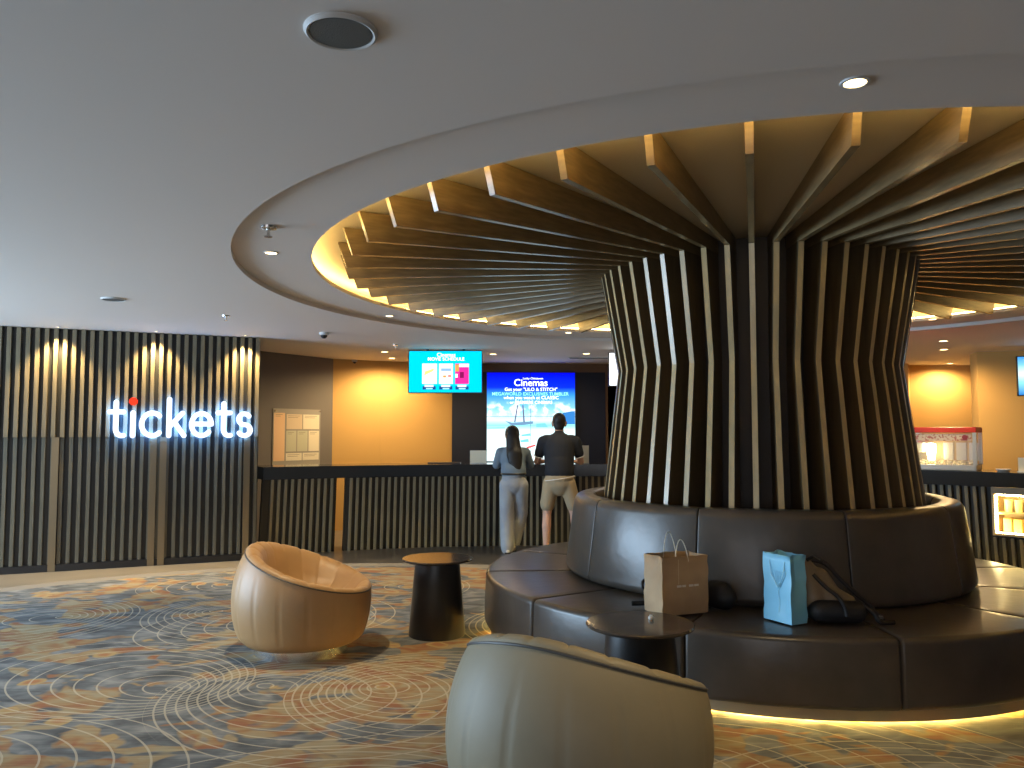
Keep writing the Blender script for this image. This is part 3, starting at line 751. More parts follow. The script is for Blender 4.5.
# ------------------------------------------------------------------ notice board on the grey wall
gA, gB = Vector((-3.75, 10.85, 0)), Vector((-2.78, 12.4, 0)); gD = (gB-gA).normalized(); gN = Vector((gD.y, -gD.x, 0))
def on_grey(u, v): p_ = at_plane(u, v, gA + gN*0.03, gN); return (p_-gA).dot(gD), p_.z
s0_, z0_ = on_grey(273, 463.0); s1_, _ = on_grey(321, 440); _, z1_ = on_grey(297, 409.0)
nb = thing('notice_board', 'clear acrylic notice board of printed sheets on the grey wall', 'notice board', gA + gD*s0_, math.atan2(gD.y, gD.x))
W_ = s1_-s0_
obj('backing', bx(0, W_, -0.012, -0.002, z0_-0.06, z1_), mat('acrylic_back', (0.34, 0.32, 0.28), 0.25), nb)
cells = [(0.02, 0.24, 0.03, 0.92), (0.27, 0.60, 0.62, 0.90), (0.62, 0.97, 0.62, 0.90), (0.27, 0.48, 0.20, 0.59), (0.50, 0.72, 0.20, 0.59), (0.74, 0.97, 0.20, 0.59), (0.27, 0.60, 0.03, 0.17), (0.62, 0.97, 0.03, 0.17)]
H_ = z1_-z0_
M_sheets = [M_paper, mat('paper_tan', (0.62, 0.50, 0.36), 0.7), mat('paper_peach', (0.75, 0.50, 0.30), 0.7), mat('paper_green', (0.50, 0.50, 0.38), 0.7)]
M_ink = mat('paper_ink', (0.22, 0.18, 0.14), 0.8)
for i, (a_, b_, c_, d_) in enumerate(cells):
    s_ = obj('sheet', bx(a_*W_, b_*W_, -0.0145, -0.0122, z0_ + c_*H_, z0_ + d_*H_), M_sheets[[2, 1, 0, 3, 3, 0, 0, 0][i]], nb)
    for k in range(2): flat_poly('print_line', rect((a_+0.03)*W_, (b_-0.05-0.04*k)*W_, z0_ + (d_-0.035-0.03*k)*H_, z0_ + (d_-0.028-0.03*k)*H_), M_ink, s_, -0.0155, 0.0008)
for x in (0.03, 0.97):
    bm = bmesh.new(); lathe(bm, [(0, 0), (0.014, 0), (0.014, 0.02), (0, 0.02)], 12)
    bmesh.ops.rotate(bm, verts=bm.verts, matrix=Matrix.Rotation(PI/2, 3, 'X')); obj('standoff', bm, M_chrome, nb, (x*W_, -0.012, z0_ + 0.965*H_))

# ------------------------------------------------------------------ things on the counters
def card_holder(u0, u1, v0, v1, y, label, m, tilt=0.12):
    a_, b_ = at_y(u0, v1, y), at_y(u1, v1, y); h = at_y(u0, v0, y).z - 1.089
    t = thing('counter_sign', label, 'sign', (a_.x, y, 1.089))
    w_ = b_.x - a_.x
    obj('card', bx(0, w_, 0, 0.012, 0.0, h, M=Matrix.Rotation(-tilt*0, 4, 'X')), m, t); obj('foot', bx(0, w_, -0.05, 0.09, 0, 0.006), M_white, t)
M_card = mat('card_cream', (0.80, 0.74, 0.56), 0.6)
card_holder(470, 486.5, 450.5, 463, 10.9, 'small cream card sign standing on the counter left of the woman', M_card)
card_holder(579, 589, 445.5, 462, 10.85, 'tall pale card sign standing on the counter behind the man', M_card)
p = at_z(451, 463.6, 1.089)
tag(obj('counter_tray', bx(-0.22, 0.22, -0.10, 0.10, 0, 0.012), M_black, None, (-0.92, 10.95, 1.089)), 'flat black tray lying on the counter top', 'tray')
a_ = k_ang(1001, KR+0.3); pp = pol(KR+0.3, a_, 1.089, (KX, KY))
b_ = bmesh.new(); lathe(b_, [(0, 0), (0.05, 0), (0.075, 0.022), (0.07, 0.026), (0.045, 0.008), (0, 0.008)], 24)
tag(obj('white_dish', b_, M_white, None, pp, smooth=True), 'shallow white dish on the counter beside the popcorn machine', 'dish')
a_ = k_ang(1021.5, KR+0.3); pp = pol(KR+0.3, a_, 1.089, (KX, KY))
tg = thing('counter_sign', 'small cream card stand at the right end of the counter', 'sign', pp, a_ + PI/2)
obj('card', bx(-0.05, 0.05, -0.006, 0.006, 0, 0.15), M_card, tg); obj('foot', bx(-0.05, 0.05, -0.05, 0.05, 0, 0.006), M_white, tg)

# popcorn machine
pa = k_ang(941, KR+0.33); pp = pol(KR+0.33, pa, 1.089, (KX, KY))
pc = thing('popcorn_machine', 'red topped popcorn machine with glass sides on the counter', 'popcorn machine', pp, pa - PI/2 + 0.12)
PW, PD = 0.35, 0.24
M_pred = mat('popcorn_red', (0.70, 0.05, 0.025), 0.35); M_psteel = mat('popcorn_steel', (0.75, 0.74, 0.70), 0.3, 0.6)
obj('roof', bx(-PW-0.02, PW+0.02, -PD-0.02, PD+0.02, 0.415, 0.475, bevel=0.008), M_pred, pc)
sp_ = obj('sign_panel', bx(-PW+0.02, PW-0.03, -PD-0.004, -PD+0.01, 0.325, 0.40), mat('popcorn_sign', (0.62, 0.50, 0.36), 0.5, noise=(40, (0.40, 0.12, 0.10), 0.5, 0.6)), pc)
for x in (-0.33, 0.26):
    b_ = bmesh.new(); lathe(b_, [(0, 0), (0.028, 0), (0.028, 0.006), (0, 0.006)], 16); bmesh.ops.rotate(b_, verts=b_.verts, matrix=Matrix.Rotation(PI/2, 3, 'X')); obj('sign_badge', b_, mat('badge_dark', (0.30, 0.04, 0.05), 0.5), sp_, (x, -PD-0.004, 0.362))
for sx in (-1, 1):
    for sy in (-1, 1): obj('post', bx(sx*PW-0.018, sx*PW+0.018, sy*PD-0.018, sy*PD+0.018, 0.06, 0.415), M_psteel, pc)
obj('base', bx(-PW-0.01, PW+0.01, -PD, PD, 0.0, 0.06, bevel=0.006), M_psteel, pc)
obj('rear_panel', bx(-PW, PW, PD-0.01, PD, 0.06, 0.415), mat('popcorn_back', (0.72, 0.52, 0.25), 0.35, 0.3), pc)
for x in (-0.02, 0.11, 0.24): obj('inner_panel', bx(x, x+0.10, PD-0.03, PD-0.012, 0.10, 0.30), M_psteel, pc)
obj('pane', bx(-PW+0.018, PW-0.018, -PD-0.002, -PD+0.002, 0.06, 0.32), M_glass, pc)
for sx in (-1, 1): obj('pane', bx(sx*PW-0.002, sx*PW+0.002, -PD+0.018, PD-0.018, 0.06, 0.415), M_glass, pc)
b_ = bmesh.new(); lathe(b_, [(0, 0.19), (0.08, 0.19), (0.10, 0.22), (0.10, 0.30), (0.03, 0.32), (0.03, 0.41), (0, 0.41)], 24); kt = obj('kettle', b_, M_psteel, pc, (-0.24, 0.02, 0), smooth=True)
b_ = bmesh.new(); lathe(b_, [(0, 0.10), (0.035, 0.105), (0.05, 0.20), (0.05, 0.29), (0.0, 0.30)], 16); obj('heat_lamp', b_, emat('heat_lamp', (1.0, 0.85, 0.45), 9), pc, (-0.10, -0.08, 0), smooth=True)
b_ = bmesh.new(); lathe(b_, [(0, 0.20), (0.02, 0.2), (0.02, 0.25), (0, 0.26)], 12); obj('heat_lamp', b_, emat('heat_lamp2', (1.0, 0.75, 0.3), 8), pc, (-0.27, -0.12, 0), smooth=True)
b_ = bmesh.new()
for i in range(160):
    bmesh.ops.create_icosphere(b_, subdivisions=1, radius=0.016, matrix=Matrix.Translation((random.uniform(-PW+0.05, PW-0.05), random.uniform(-PD+0.03, PD-0.05), 0.062 + random.random()**2*0.035)))
kp = obj('popcorn', b_, mat('popcorn', (0.88, 0.78, 0.48), 0.8), pc); kp['kind'] = 'stuff'

# ------------------------------------------------------------------ bags on the bench
def paper_bag(name, label, loc, rz, w, d, h, m, m_in, taper=0.0, seed=1):
    rnd = random.Random(seed); t = thing(name, label, 'bag', loc, rz)
    bm = bmesh.new(); nx, nz = 8, 9; ring_n = []; rings = []
    def perim(z):
        f = z/h; k = 1 - taper*(1-f)*0.0 + taper*f; P = []
        hw, hd = w/2*k, d/2*k; g = 0.035*f      # gusset fold on the sides
        for i in range(nx): P.append((-hw + 2*hw*i/nx, -hd))
        P += [(hw, -hd), (hw - g*0.5, -hd*0.5), (hw - g, 0), (hw - g*0.5, hd*0.5)]
        for i in range(nx): P.append((hw - 2*hw*i/nx, hd))
        P += [(-hw, hd), (-hw + g*0.5, hd*0.5), (-hw + g, 0), (-hw + g*0.5, -hd*0.5)]
        return P
    for j in range(nz+1):
        z = h*j/nz
        rings.append([bm.verts.new((x + rnd.uniform(-1, 1)*0.004*(0 < j), y + rnd.uniform(-1, 1)*0.005*(0 < j), z + (rnd.uniform(-1, 1)*0.004 if j == nz else 0))) for x, y in perim(z)])
    n = len(rings[0])
    for A, B in zip(rings, rings[1:]):
        for i in range(n): bm.faces.new((A[i], A[(i+1) % n], B[(i+1) % n], B[i]))
    bm.faces.new(rings[0][::-1])
    o_ = obj('paper_body', bm, m, t, smooth=True)
    so = o_.modifiers.new('thick', 'SOLIDIFY'); so.thickness = 0.003
    return t
M_kraft = mat('kraft_paper', (0.46, 0.31, 0.17), 0.7, noise=(6, (0.36, 0.23, 0.12), 0.35, 0.7), bump=(9, 0.5))
M_blue = mat('blue_paper', (0.20, 0.52, 0.72), 0.45, noise=(5, (0.26, 0.60, 0.78), 0.4, 0.7), bump=(6, 0.4))
kb_w, kb_h = 0.305, 0.325
kp_ = at_z(674, 606, 0.470)
kb = paper_bag('paper_bag', 'brown kraft paper bag with twisted handles on the bench', (0.95, 4.70, 0.472), D2R(22), kb_w, 0.19, kb_h, M_kraft, None, 0.0, 3)
for sy, dz in ((-1, 0.0), (1, 0.02)):
    bm = bmesh.new(); pts = []
    for i in range(15):
        f = i/14; x = -0.045 + 0.09*f + 0.02*sy; z = kb_h - 0.03 + (0.125+dz)*math.sin(PI*f)**0.7; pts.append((x, sy*0.092 + 0.01*math.sin(PI*f), z))
    tube(bm, pts, 0.0028, 6); obj('handle', bm, M_paper, kb, smooth=True)
M_print = mat('white_print', (0.72, 0.66, 0.56), 0.7)
for i, (x0, x1) in enumerate(((-0.06, -0.03), (-0.025, 0.0), (0.02, 0.05), (0.055, 0.085))):
    flat_poly('print_mark', rect(x0, x1, 0.155, 0.167), M_print, kb, -0.1030)
flat_poly('pale_fold', rect(-0.05, -0.047, 0.17, 0.31), mat('fold_line', (0.60, 0.47, 0.30), 0.7), kb, -0.1025)  # thin paler strip laid on the bag front
bp_ = at_z(789, 624, 0.470)
bb = paper_bag('gift_bag', 'bright blue paper gift bag standing open on the bench', (bp_.x + 0.005, bp_.y + 0.075, 0.472), D2R(-62), 0.20, 0.115, 0.365, M_blue, None, 0.0, 5)
M_bline = mat('blue_bag_print', (0.42, 0.74, 0.86), 0.5)
for k in range(7):
    a_ = D2R(50 + 80*k/6); bm = bmesh.new(); tube(bm, [(0.015 + 0.012*math.cos(a_), -0.0625, 0.17 + 0.02*math.sin(a_)), (0.015 + 0.07*math.cos(a_), -0.0625, 0.17 + 0.11*math.sin(a_))], 0.0016, 4); obj('print_ray', bm, M_bline, bb)
bm = bmesh.new(); tube(bm, [(0.015, -0.0625, 0.05), (0.02, -0.0625, 0.11), (0.015, -0.0625, 0.18)], 0.0018, 4); obj('print_ray', bm, M_bline, bb)
bm = bmesh.new(); tube(bm, [(-0.05, -0.060, 0.33), (-0.03, -0.068, 0.25), (0.02, -0.070, 0.19), (0.055, -0.068, 0.26), (0.06, -0.06, 0.33)], 0.0025, 6); obj('handle', bm, M_bline, bb, smooth=True)

# blob helper: round cones melted into one continuous surface
def blob(parts, voxel=0.012, smooth=4, mirror=None):
    bm = bmesh.new()
    for p in parts:
        a_, b_, ra, rb = Vector(p[0]), Vector(p[1]), p[2], p[3]; sq = p[4] if len(p) > 4 else (1, 1, 1)
        d = b_ - a_; L_ = d.length; q = d.to_track_quat('Z', 'Y').to_matrix().to_4x4() if L_ > 1e-5 else Matrix.Identity(4)
        prof = [(ra*math.cos(D2R(t)), ra*math.sin(D2R(t))) for t in range(-90, 1, 15)] + [(rb*math.cos(D2R(t)), L_ + rb*math.sin(D2R(t))) for t in range(0, 91, 15)]
        prof = [(max(r, 0.0) if r > 1e-5 else 0.0, z) for r, z in prof]
        n0 = len(bm.verts); lathe(bm, prof, 20); bm.verts.ensure_lookup_table()
        mid = (a_ + b_)/2
        for v_ in bm.verts[n0:]:
            c = q @ v_.co + a_ - mid; v_.co = mid + Vector((c.x*sq[0], c.y*sq[1], c.z*sq[2]))
    bmesh.ops.recalc_face_normals(bm, faces=bm.faces)
    me = bpy.data.meshes.new('b'); bm.to_mesh(me); bm.free()
    o_ = bpy.data.objects.new('b', me); COL.objects.link(o_)
    r = o_.modifiers.new('r', 'REMESH'); r.mode = 'VOXEL'; r.voxel_size = voxel; r.use_smooth_shade = True
    s = o_.modifiers.new('s', 'SMOOTH'); s.iterations = smooth; s.factor = 0.5
    dg = bpy.context.evaluated_depsgraph_get(); out = bpy.data.meshes.new_from_object(o_.evaluated_get(dg))
    bpy.data.objects.remove(o_); bpy.data.meshes.remove(me)
    for p in out.polygons: p.use_smooth = True
    return out
def blobj(name, parts, m, parent, voxel=0.012, smooth=4):
    me = blob(parts, voxel, smooth); me.name = name; me.materials.clear(); me.materials.append(m)
    return link(name, me, m, parent)

M_bagblk = mat('black_nylon', (0.012, 0.012, 0.014), 0.55, bump=(30, 0.3)); M_bagbrn = mat('bag_brown', (0.22, 0.17, 0.11), 0.45, bump=(12, 0.4)); M_strap = mat('strap_black', (0.008, 0.007, 0.007), 0.5)
p0 = at_z(815, 612, 0.47)
bk = thing('backpack', 'black and brown backpack slumped behind the blue gift bag', 'bag', (1.80, 4.43, 0.472))
blobj('lower_pouch', [((-0.13, -0.02, 0.062), (0.06, -0.03, 0.06), 0.062, 0.06), ((-0.13, 0.05, 0.06), (0.06, 0.05, 0.06), 0.06, 0.06)], M_bagblk, bk, 0.012)
blobj('main_body', [((-0.14, 0.05, 0.12), (-0.16, 0.10, 0.27), 0.07, 0.055), ((-0.04, 0.05, 0.11), (-0.09, 0.09, 0.22), 0.07, 0.06), ((0.05, 0.05, 0.09), (-0.06, 0.06, 0.13), 0.05, 0.07)], M_bagbrn, bk, 0.012)
def strap(parent, pts, w=0.014, nm='strap'):
    bm = bmesh.new(); P = [Vector(p_) for p_ in pts]; fine = []
    for i in range(len(P)-1):
        for k in range(4):
            t_ = k/4; a0 = P[max(i-1, 0)]; a1 = P[i]; a2 = P[i+1]; a3 = P[min(i+2, len(P)-1)]
            fine.append(0.5*((2*a1) + (a2-a0)*t_ + (2*a0-5*a1+4*a2-a3)*t_*t_ + (3*a1-a0-3*a2+a3)*t_**3))
    fine.append(P[-1]); tube(bm, fine, w, 8); return obj(nm, bm, M_strap, parent, smooth=True)
strap(bk, [(-0.15, 0.02, 0.33), (-0.09, -0.01, 0.315), (-0.02, -0.03, 0.24), (0.06, -0.04, 0.16), (0.12, -0.04, 0.11), (0.17, -0.05, 0.045), (0.20, -0.05, 0.018)])
strap(bk, [(-0.16, -0.02, 0.26), (-0.11, -0.05, 0.20), (-0.05, -0.07, 0.15), (-0.02, -0.085, 0.10), (-0.01, -0.09, 0.05)], 0.011)
strap(bk, [(0.10, -0.04, 0.10), (0.15, -0.07, 0.05), (0.17, -0.08, 0.016), (0.25, -0.07, 0.014)], 0.012)
bm = bmesh.new(); tube(bm, [(-0.12, -0.035, 0.335), (-0.15, 0.0, 0.355), (-0.18, 0.02, 0.33)], 0.01, 8); obj('top_handle', bm, M_strap, bk, smooth=True)
obj('buckle', bx(0.155, 0.19, -0.075, -0.055, 0.03, 0.05, bevel=0.003), M_chrome, bk)
p0 = at_z(688, 600, 0.47)
b2 = thing('small_bag', 'small black bag with loose strap half hidden behind the kraft bag', 'bag', (1.16, 4.795, 0.472), D2R(-25))
blobj('bag_body', [((0.02, 0.02, 0.07), (0.10, -0.03, 0.07), 0.07, 0.07), ((0.03, 0.02, 0.10), (0.09, -0.03, 0.11), 0.06, 0.055)], M_bagblk, b2, 0.012)
strap(b2, [(0.0, 0.03, 0.10), (-0.15, 0.0, 0.14), (-0.28, -0.07, 0.16), (-0.355, -0.10, 0.15), (-0.365, -0.12, 0.11), (-0.33, -0.11, 0.04)], 0.010)
strap(b2, [(-0.32, -0.11, 0.04), (-0.35, -0.13, 0.02), (-0.40, -0.15, 0.016), (-0.42, -0.16, 0.016)], 0.014)

# ------------------------------------------------------------------ people
M_skin = mat('skin', (0.52, 0.29, 0.19), 0.5); M_skin2 = mat('skin_pale', (0.58, 0.34, 0.24), 0.5)
M_hair = mat('hair_black', (0.007, 0.006, 0.006), 0.58); M_polo = mat('polo_navy', (0.007, 0.009, 0.015), 0.85, bump=(14, 0.35)); M_short = mat('khaki_cotton', (0.36, 0.28, 0.17), 0.8, bump=(12, 0.4))
M_jean = mat('pale_denim', (0.34, 0.36, 0.38), 0.8, noise=(4, (0.27, 0.29, 0.32), 0.4, 0.65), bump=(8, 0.5)); M_top = mat('grey_blue_top', (0.14, 0.19, 0.24), 0.8, bump=(12, 0.35)); M_shoe = mat('shoe_black', (0.015, 0.015, 0.016), 0.4); M_sole = mat('shoe_sole', (0.72, 0.70, 0.66), 0.5); M_belt = mat('belt', (0.03, 0.025, 0.02), 0.4)
def hand(w, fwd, side):
    """palm and five fingers from wrist w along direction fwd; side=+1 right hand"""
    w = Vector(w); f = Vector(fwd).normalized(); lat = Vector((f.y, -f.x, 0)).normalized(); dn = Vector((0, 0, -1)); P = []
    for i, k in enumerate((-0.030, -0.010, 0.010, 0.030)):
        P.append((w, w + f*0.085 + lat*k, 0.022, 0.013))
        base = w + f*0.085 + lat*k; L_ = (0.058, 0.070, 0.066, 0.050)[i if side > 0 else 3-i]
        m_ = base + f*L_*0.6 + dn*0.008; e = m_ + f*L_*0.4 + dn*0.014
        P += [(base, m_, 0.0095, 0.0088), (m_, e, 0.0088, 0.0078)]
    tb = w + f*0.03 - lat*side*0.025; P += [(tb, tb + f*0.03 - lat*side*0.022, 0.013, 0.011), (tb + f*0.03 - lat*side*0.022, tb + f*0.062 - lat*side*0.026, 0.011, 0.009)]
    return P
def head_parts(c, s=1.0):
    c = Vector(c); P = [((c.x, c.y-0.012*s, c.z+0.035*s), (c.x, c.y-0.01*s, c.z+0.03*s), 0.088*s, 0.088*s, (0.92, 1.12, 1.08)),
        ((c.x, c.y+0.03*s, c.z-0.02*s), (c.x, c.y+0.045*s, c.z-0.085*s), 0.066*s, 0.042*s),
        ((c.x, c.y+0.093*s, c.z+0.01*s), (c.x, c.y+0.112*s, c.z-0.02*s), 0.009*s, 0.014*s),
        ((c.x-0.022*s, c.y+0.088*s, c.z-0.058*s), (c.x+0.022*s, c.y+0.088*s, c.z-0.058*s), 0.009*s, 0.009*s)]
    for s_ in (-1, 1): P.append(((c.x + s_*0.082*s, c.y-0.01*s, c.z-0.02*s), (c.x + s_*0.088*s, c.y-0.018*s, c.z+0.022*s), 0.013*s, 0.019*s, (0.6, 1, 1)))
    return P
def eyes(parent, c, s=1.0):
    for s_ in (-1, 1):
        bm = bmesh.new(); bmesh.ops.create_uvsphere(bm, u_segments=10, v_segments=8, radius=0.012*s); obj('eye', bm, M_white, parent, (c[0]+s_*0.031*s, c[1]+0.083*s, c[2]+0.012*s), smooth=True)

# man in dark polo and khaki shorts, leaning on the counter
mp_ = at_z(559, 552, 0.0); MY = 10.12; MX = (559-512)/FPX*MY
man = thing('person', 'person in a dark polo shirt and khaki shorts leaning on the counter', 'person', (MX, MY, 0.004), D2R(-4))
HC = (0.0, 0.13, 1.605)
legsL = [(-0.10, 0.0, 0.90), (-0.155, 0.02, 0.49), (-0.165, -0.03, 0.085)]
legsR = [(0.10, 0.0, 0.90), (0.185, 0.02, 0.49), (0.215, 0.0, 0.085)]
torso = [((0, 0.0, 0.93), (0, 0.02, 1.10), 0.155, 0.150, (1.02, 0.72, 1)), ((0, 0.02, 1.10), (0, 0.07, 1.33), 0.150, 0.165, (1.08, 0.70, 1)), ((-0.15, 0.085, 1.395), (0.15, 0.085, 1.395), 0.068, 0.068), ((0, 0.075, 1.40), (0, 0.11, 1.54), 0.062, 0.058)]
armL = [(-0.205, 0.085, 1.385), (-0.285, 0.14, 1.13), (-0.205, 0.37, 1.125)]; armR = [(0.205, 0.085, 1.385), (0.275, 0.14, 1.13), (0.205, 0.37, 1.125)]
body_p = torso + head_parts(HC, 1.03)
for lg in (legsL, legsR):
    body_p += [(lg[0], lg[1], 0.088, 0.056), (lg[1], ((lg[1][0]+lg[2][0])/2, (lg[1][1]+lg[2][1])/2 - 0.018, (lg[1][2]*0.62 + lg[2][2]*0.38)), 0.054, 0.058), (((lg[1][0]+lg[2][0])/2, (lg[1][1]+lg[2][1])/2 - 0.018, (lg[1][2]*0.62 + lg[2][2]*0.38)), lg[2], 0.058, 0.036), (lg[2], (lg[2][0], lg[2][1]+0.15, 0.055), 0.035, 0.030)]
for ar, sd in ((armL, -1), (armR, 1)):
    body_p += [(ar[0], ar[1], 0.050, 0.040), (ar[1], ar[2], 0.041, 0.027)] + hand(ar[2], (-sd*0.25, 1, 0), sd)
blobj('body', body_p, M_skin2, man, 0.0075, 3)
eyes(man, HC, 1.03)
blobj('hair', [((HC[0], HC[1]-0.022, HC[2]+0.056), (HC[0], HC[1]-0.018, HC[2]+0.05), 0.092, 0.092, (0.95, 1.12, 1.03)), ((HC[0], HC[1]-0.055, HC[2]-0.02), (HC[0], HC[1]-0.055, HC[2]+0.02), 0.062, 0.07, (1.12, 0.8, 1))], M_hair, man, 0.01)
shirt = [((0, 0.0, 1.00), (0, 0.02, 1.10), 0.178, 0.172, (1.04, 0.78, 1)), ((0, 0.02, 1.10), (0, 0.07, 1.32), 0.172, 0.186, (1.08, 0.74, 1)), ((-0.165, 0.085, 1.392), (0.165, 0.085, 1.392), 0.082, 0.082), ((0, 0.08, 1.44), (0, 0.09, 1.475), 0.078, 0.070)]
for ar in (armL, armR): shirt += [(ar[0], tuple(ar[0][i]*0.42 + ar[1][i]*0.58 for i in range(3)), 0.074, 0.066)]
sh = blobj('polo_shirt', shirt, M_polo, man, 0.011)
for ar in (armL, armR):
    e0 = Vector(ar[0])*0.42 + Vector(ar[1])*0.58; d_ = (Vector(ar[1])-Vector(ar[0])).normalized(); bm = bmesh.new()
    u_ = d_.cross(Vector((0, 0, 1))).normalized(); w__ = d_.cross(u_); tube(bm, [e0 + d_*0.045 + u_*0.060*math.cos(2*PI*i/20) + w__*0.060*math.sin(2*PI*i/20) for i in range(20)], 0.006, 6, True); obj('cuff_stripe', bm, M_sole, sh, smooth=True)
bm = bmesh.new(); tube(bm, [(0.182*1.06*math.cos(2*PI*i/28), 0.182*0.80*math.sin(2*PI*i/28), 0.925 + 0.03*math.cos(2*PI*i/28*1)) for i in range(28)], 0.005, 6, True); obj('hem_stripe', bm, M_sole, sh, smooth=True)
sho = [((0, 0.0, 0.88), (0, 0.0, 0.98), 0.178, 0.168, (1.05, 0.78, 1))]
for lg in (legsL, legsR): sho += [((lg[0][0], lg[0][1], 0.86), (lg[1][0]*0.97, lg[1][1], 0.60), 0.108, 0.092), ((lg[1][0]*0.97, lg[1][1], 0.62), (lg[1][0]*0.97, lg[1][1], 0.59), 0.094, 0.090)]
blobj('shorts', sho, M_short, man, 0.011)
for lg in (legsL, legsR):
    x, y, _ = lg[2]
    s_ = blobj('shoe', [((x, y-0.03, 0.045), (x, y+0.16, 0.038), 0.043, 0.036, (1, 1, 0.95))], M_shoe, man, 0.009)
    obj('sole', bx(x-0.042, x+0.042, y-0.075, y+0.20, 0.0, 0.016, bevel=0.005), M_sole, s_)

# woman with long black hair, wide pale trousers
WY = 10.10; WX = (513.5-512)/FPX*WY
wom = thing('person', 'person with long black hair in wide pale trousers at the counter', 'person', (WX, WY, 0.004), D2R(3))
HC = (-0.01, 0.14, 1.455)
torso = [((0, 0.0, 0.90), (0, 0.02, 1.02), 0.135, 0.112, (1.08, 0.76, 1)), ((0, 0.02, 1.02), (0, 0.075, 1.20), 0.112, 0.125, (1.08, 0.72, 1)), ((-0.12, 0.09, 1.255), (0.12, 0.09, 1.255), 0.052, 0.052), ((0, 0.085, 1.26), (0, 0.12, 1.40), 0.048, 0.044)]
armL = [(-0.160, 0.09, 1.25), (-0.205, 0.16, 1.09), (-0.13, 0.40, 1.118)]; armR = [(0.160, 0.09, 1.25), (0.225, 0.18, 1.08), (0.17, 0.42, 1.118)]
legsL = [(-0.075, 0.0, 0.87), (-0.085, 0.02, 0.47), (-0.075, -0.02, 0.08)]; legsR = [(0.085, 0.0, 0.87), (0.10, 0.10, 0.48), (0.0, 0.16, 0.09)]
body_p = torso + head_parts(HC, 0.97)
for lg in (legsL, legsR): body_p += [(lg[0], lg[1], 0.080, 0.050), (lg[1], lg[2], 0.050, 0.032), (lg[2], (lg[2][0], lg[2][1]+0.13, 0.045), 0.030, 0.026)]
for ar, sd in ((armL, -1), (armR, 1)): body_p += [(ar[0], ar[1], 0.040, 0.033), (ar[1], ar[2], 0.034, 0.023)] + hand(ar[2], (-sd*0.25, 1, 0), sd)
blobj('body', body_p, M_skin, wom, 0.0075, 3)
eyes(wom, HC, 0.97)
blobj('hair', [((HC[0], HC[1]-0.02, HC[2]+0.045), (HC[0], HC[1]-0.02, HC[2]+0.035), 0.092, 0.092, (1.0, 1.1, 1.03)), ((HC[0], HC[1]-0.075, HC[2]-0.01), (0.01, -0.035, 1.22), 0.085, 0.100, (1, 0.7, 1)), ((0.01, -0.035, 1.22), (0.03, -0.075, 1.06), 0.100, 0.070, (1, 0.6, 1)), ((0.0, -0.055, 1.14), (0.05, -0.085, 1.02), 0.07, 0.035, (1, 0.6, 1))], M_hair, wom, 0.011)
top = [((0, 0.0, 1.02), (0, 0.03, 1.06), 0.150, 0.145, (1.08, 0.78, 1)), ((0, 0.02, 1.03), (0, 0.075, 1.20), 0.145, 0.150, (1.06, 0.74, 1)), ((-0.135, 0.09, 1.252), (0.135, 0.09, 1.252), 0.065, 0.065)]
for ar in (armL, armR): top += [(ar[0], ar[1], 0.062, 0.056), (ar[1], tuple(ar[1][i]*0.6 + ar[2][i]*0.4 for i in range(3)), 0.055, 0.048)]
blobj('blouse', top, M_top, wom, 0.011)
tr = [((0, 0.0, 0.86), (0, 0.0, 0.95), 0.150, 0.132, (1.08, 0.80, 1)),
      ((-0.075, 0.0, 0.84), (-0.085, 0.01, 0.47), 0.105, 0.088), ((-0.085, 0.01, 0.47), (-0.075, -0.01, 0.09), 0.088, 0.088), ((-0.075, -0.01, 0.10), (-0.075, -0.01, 0.055), 0.09, 0.078),
      ((0.085, 0.0, 0.84), (0.10, 0.08, 0.49), 0.105, 0.085), ((0.10, 0.08, 0.49), (0.02, 0.14, 0.14), 0.085, 0.085)]
tro = blobj('trousers', tr, M_jean, wom, 0.011)
bm = bmesh.new(); tube(bm, [(0.142*1.06*math.cos(2*PI*i/28), 0.142*0.82*math.sin(2*PI*i/28), 0.985) for i in range(28)], 0.012, 6, True); obj('belt', bm, M_belt, wom, smooth=True)
for (x, y) in ((-0.075, -0.02), (0.0, 0.16)):
    s_ = blobj('shoe', [((x, y-0.03, 0.042), (x, y+0.13, 0.036), 0.040, 0.033)], M_sole, wom, 0.009)
    obj('sole', bx(x-0.038, x+0.038, y-0.07, y+0.165, 0.0, 0.014, bevel=0.004), M_shoe, s_)

# ------------------------------------------------------------------ ceiling fittings
def spot(parent, power, ang=75, blend=0.6, color=(1.0, 0.80, 0.50), aim=None, loc=(0, 0, -0.02), size=0.03):
    l = bpy.data.lights.new('spot_lamp', 'SPOT'); l.energy = power; l.spot_size = D2R(ang); l.spot_blend = blend; l.color = color; l.shadow_soft_size = size
    o = bpy.data.objects.new('spot_lamp', l); COL.objects.link(o); o.parent = parent; o.location = loc
    if aim is not None: o.rotation_euler = Vector(aim).to_track_quat('-Z', 'Y').to_euler()
    return o
def downlight(loc, label, power, ang=80, r=0.045, aim=None, color=(1.0, 0.78, 0.46)):
    t = thing('downlight', label, 'downlight', loc, group='recessed ceiling downlights')
    bm = bmesh.new(); lathe(bm, [(r*0.8, -0.001), (r*0.85, -0.006), (r*1.06, -0.005), (r*1.1, 0.0), (r*0.8, -0.001)], 24); obj('trim_ring', bm, M_trim, t, smooth=True)
    bm = bmesh.new(); lathe(bm, [(0, -0.004), (r*0.82, -0.003), (r*0.82, 0.0), (0, 0.0)], 20); obj('lens', bm, M_lens, t)
    if power: spot(t, power, ang, aim=aim, color=color)
    return t
ZR = 2.688
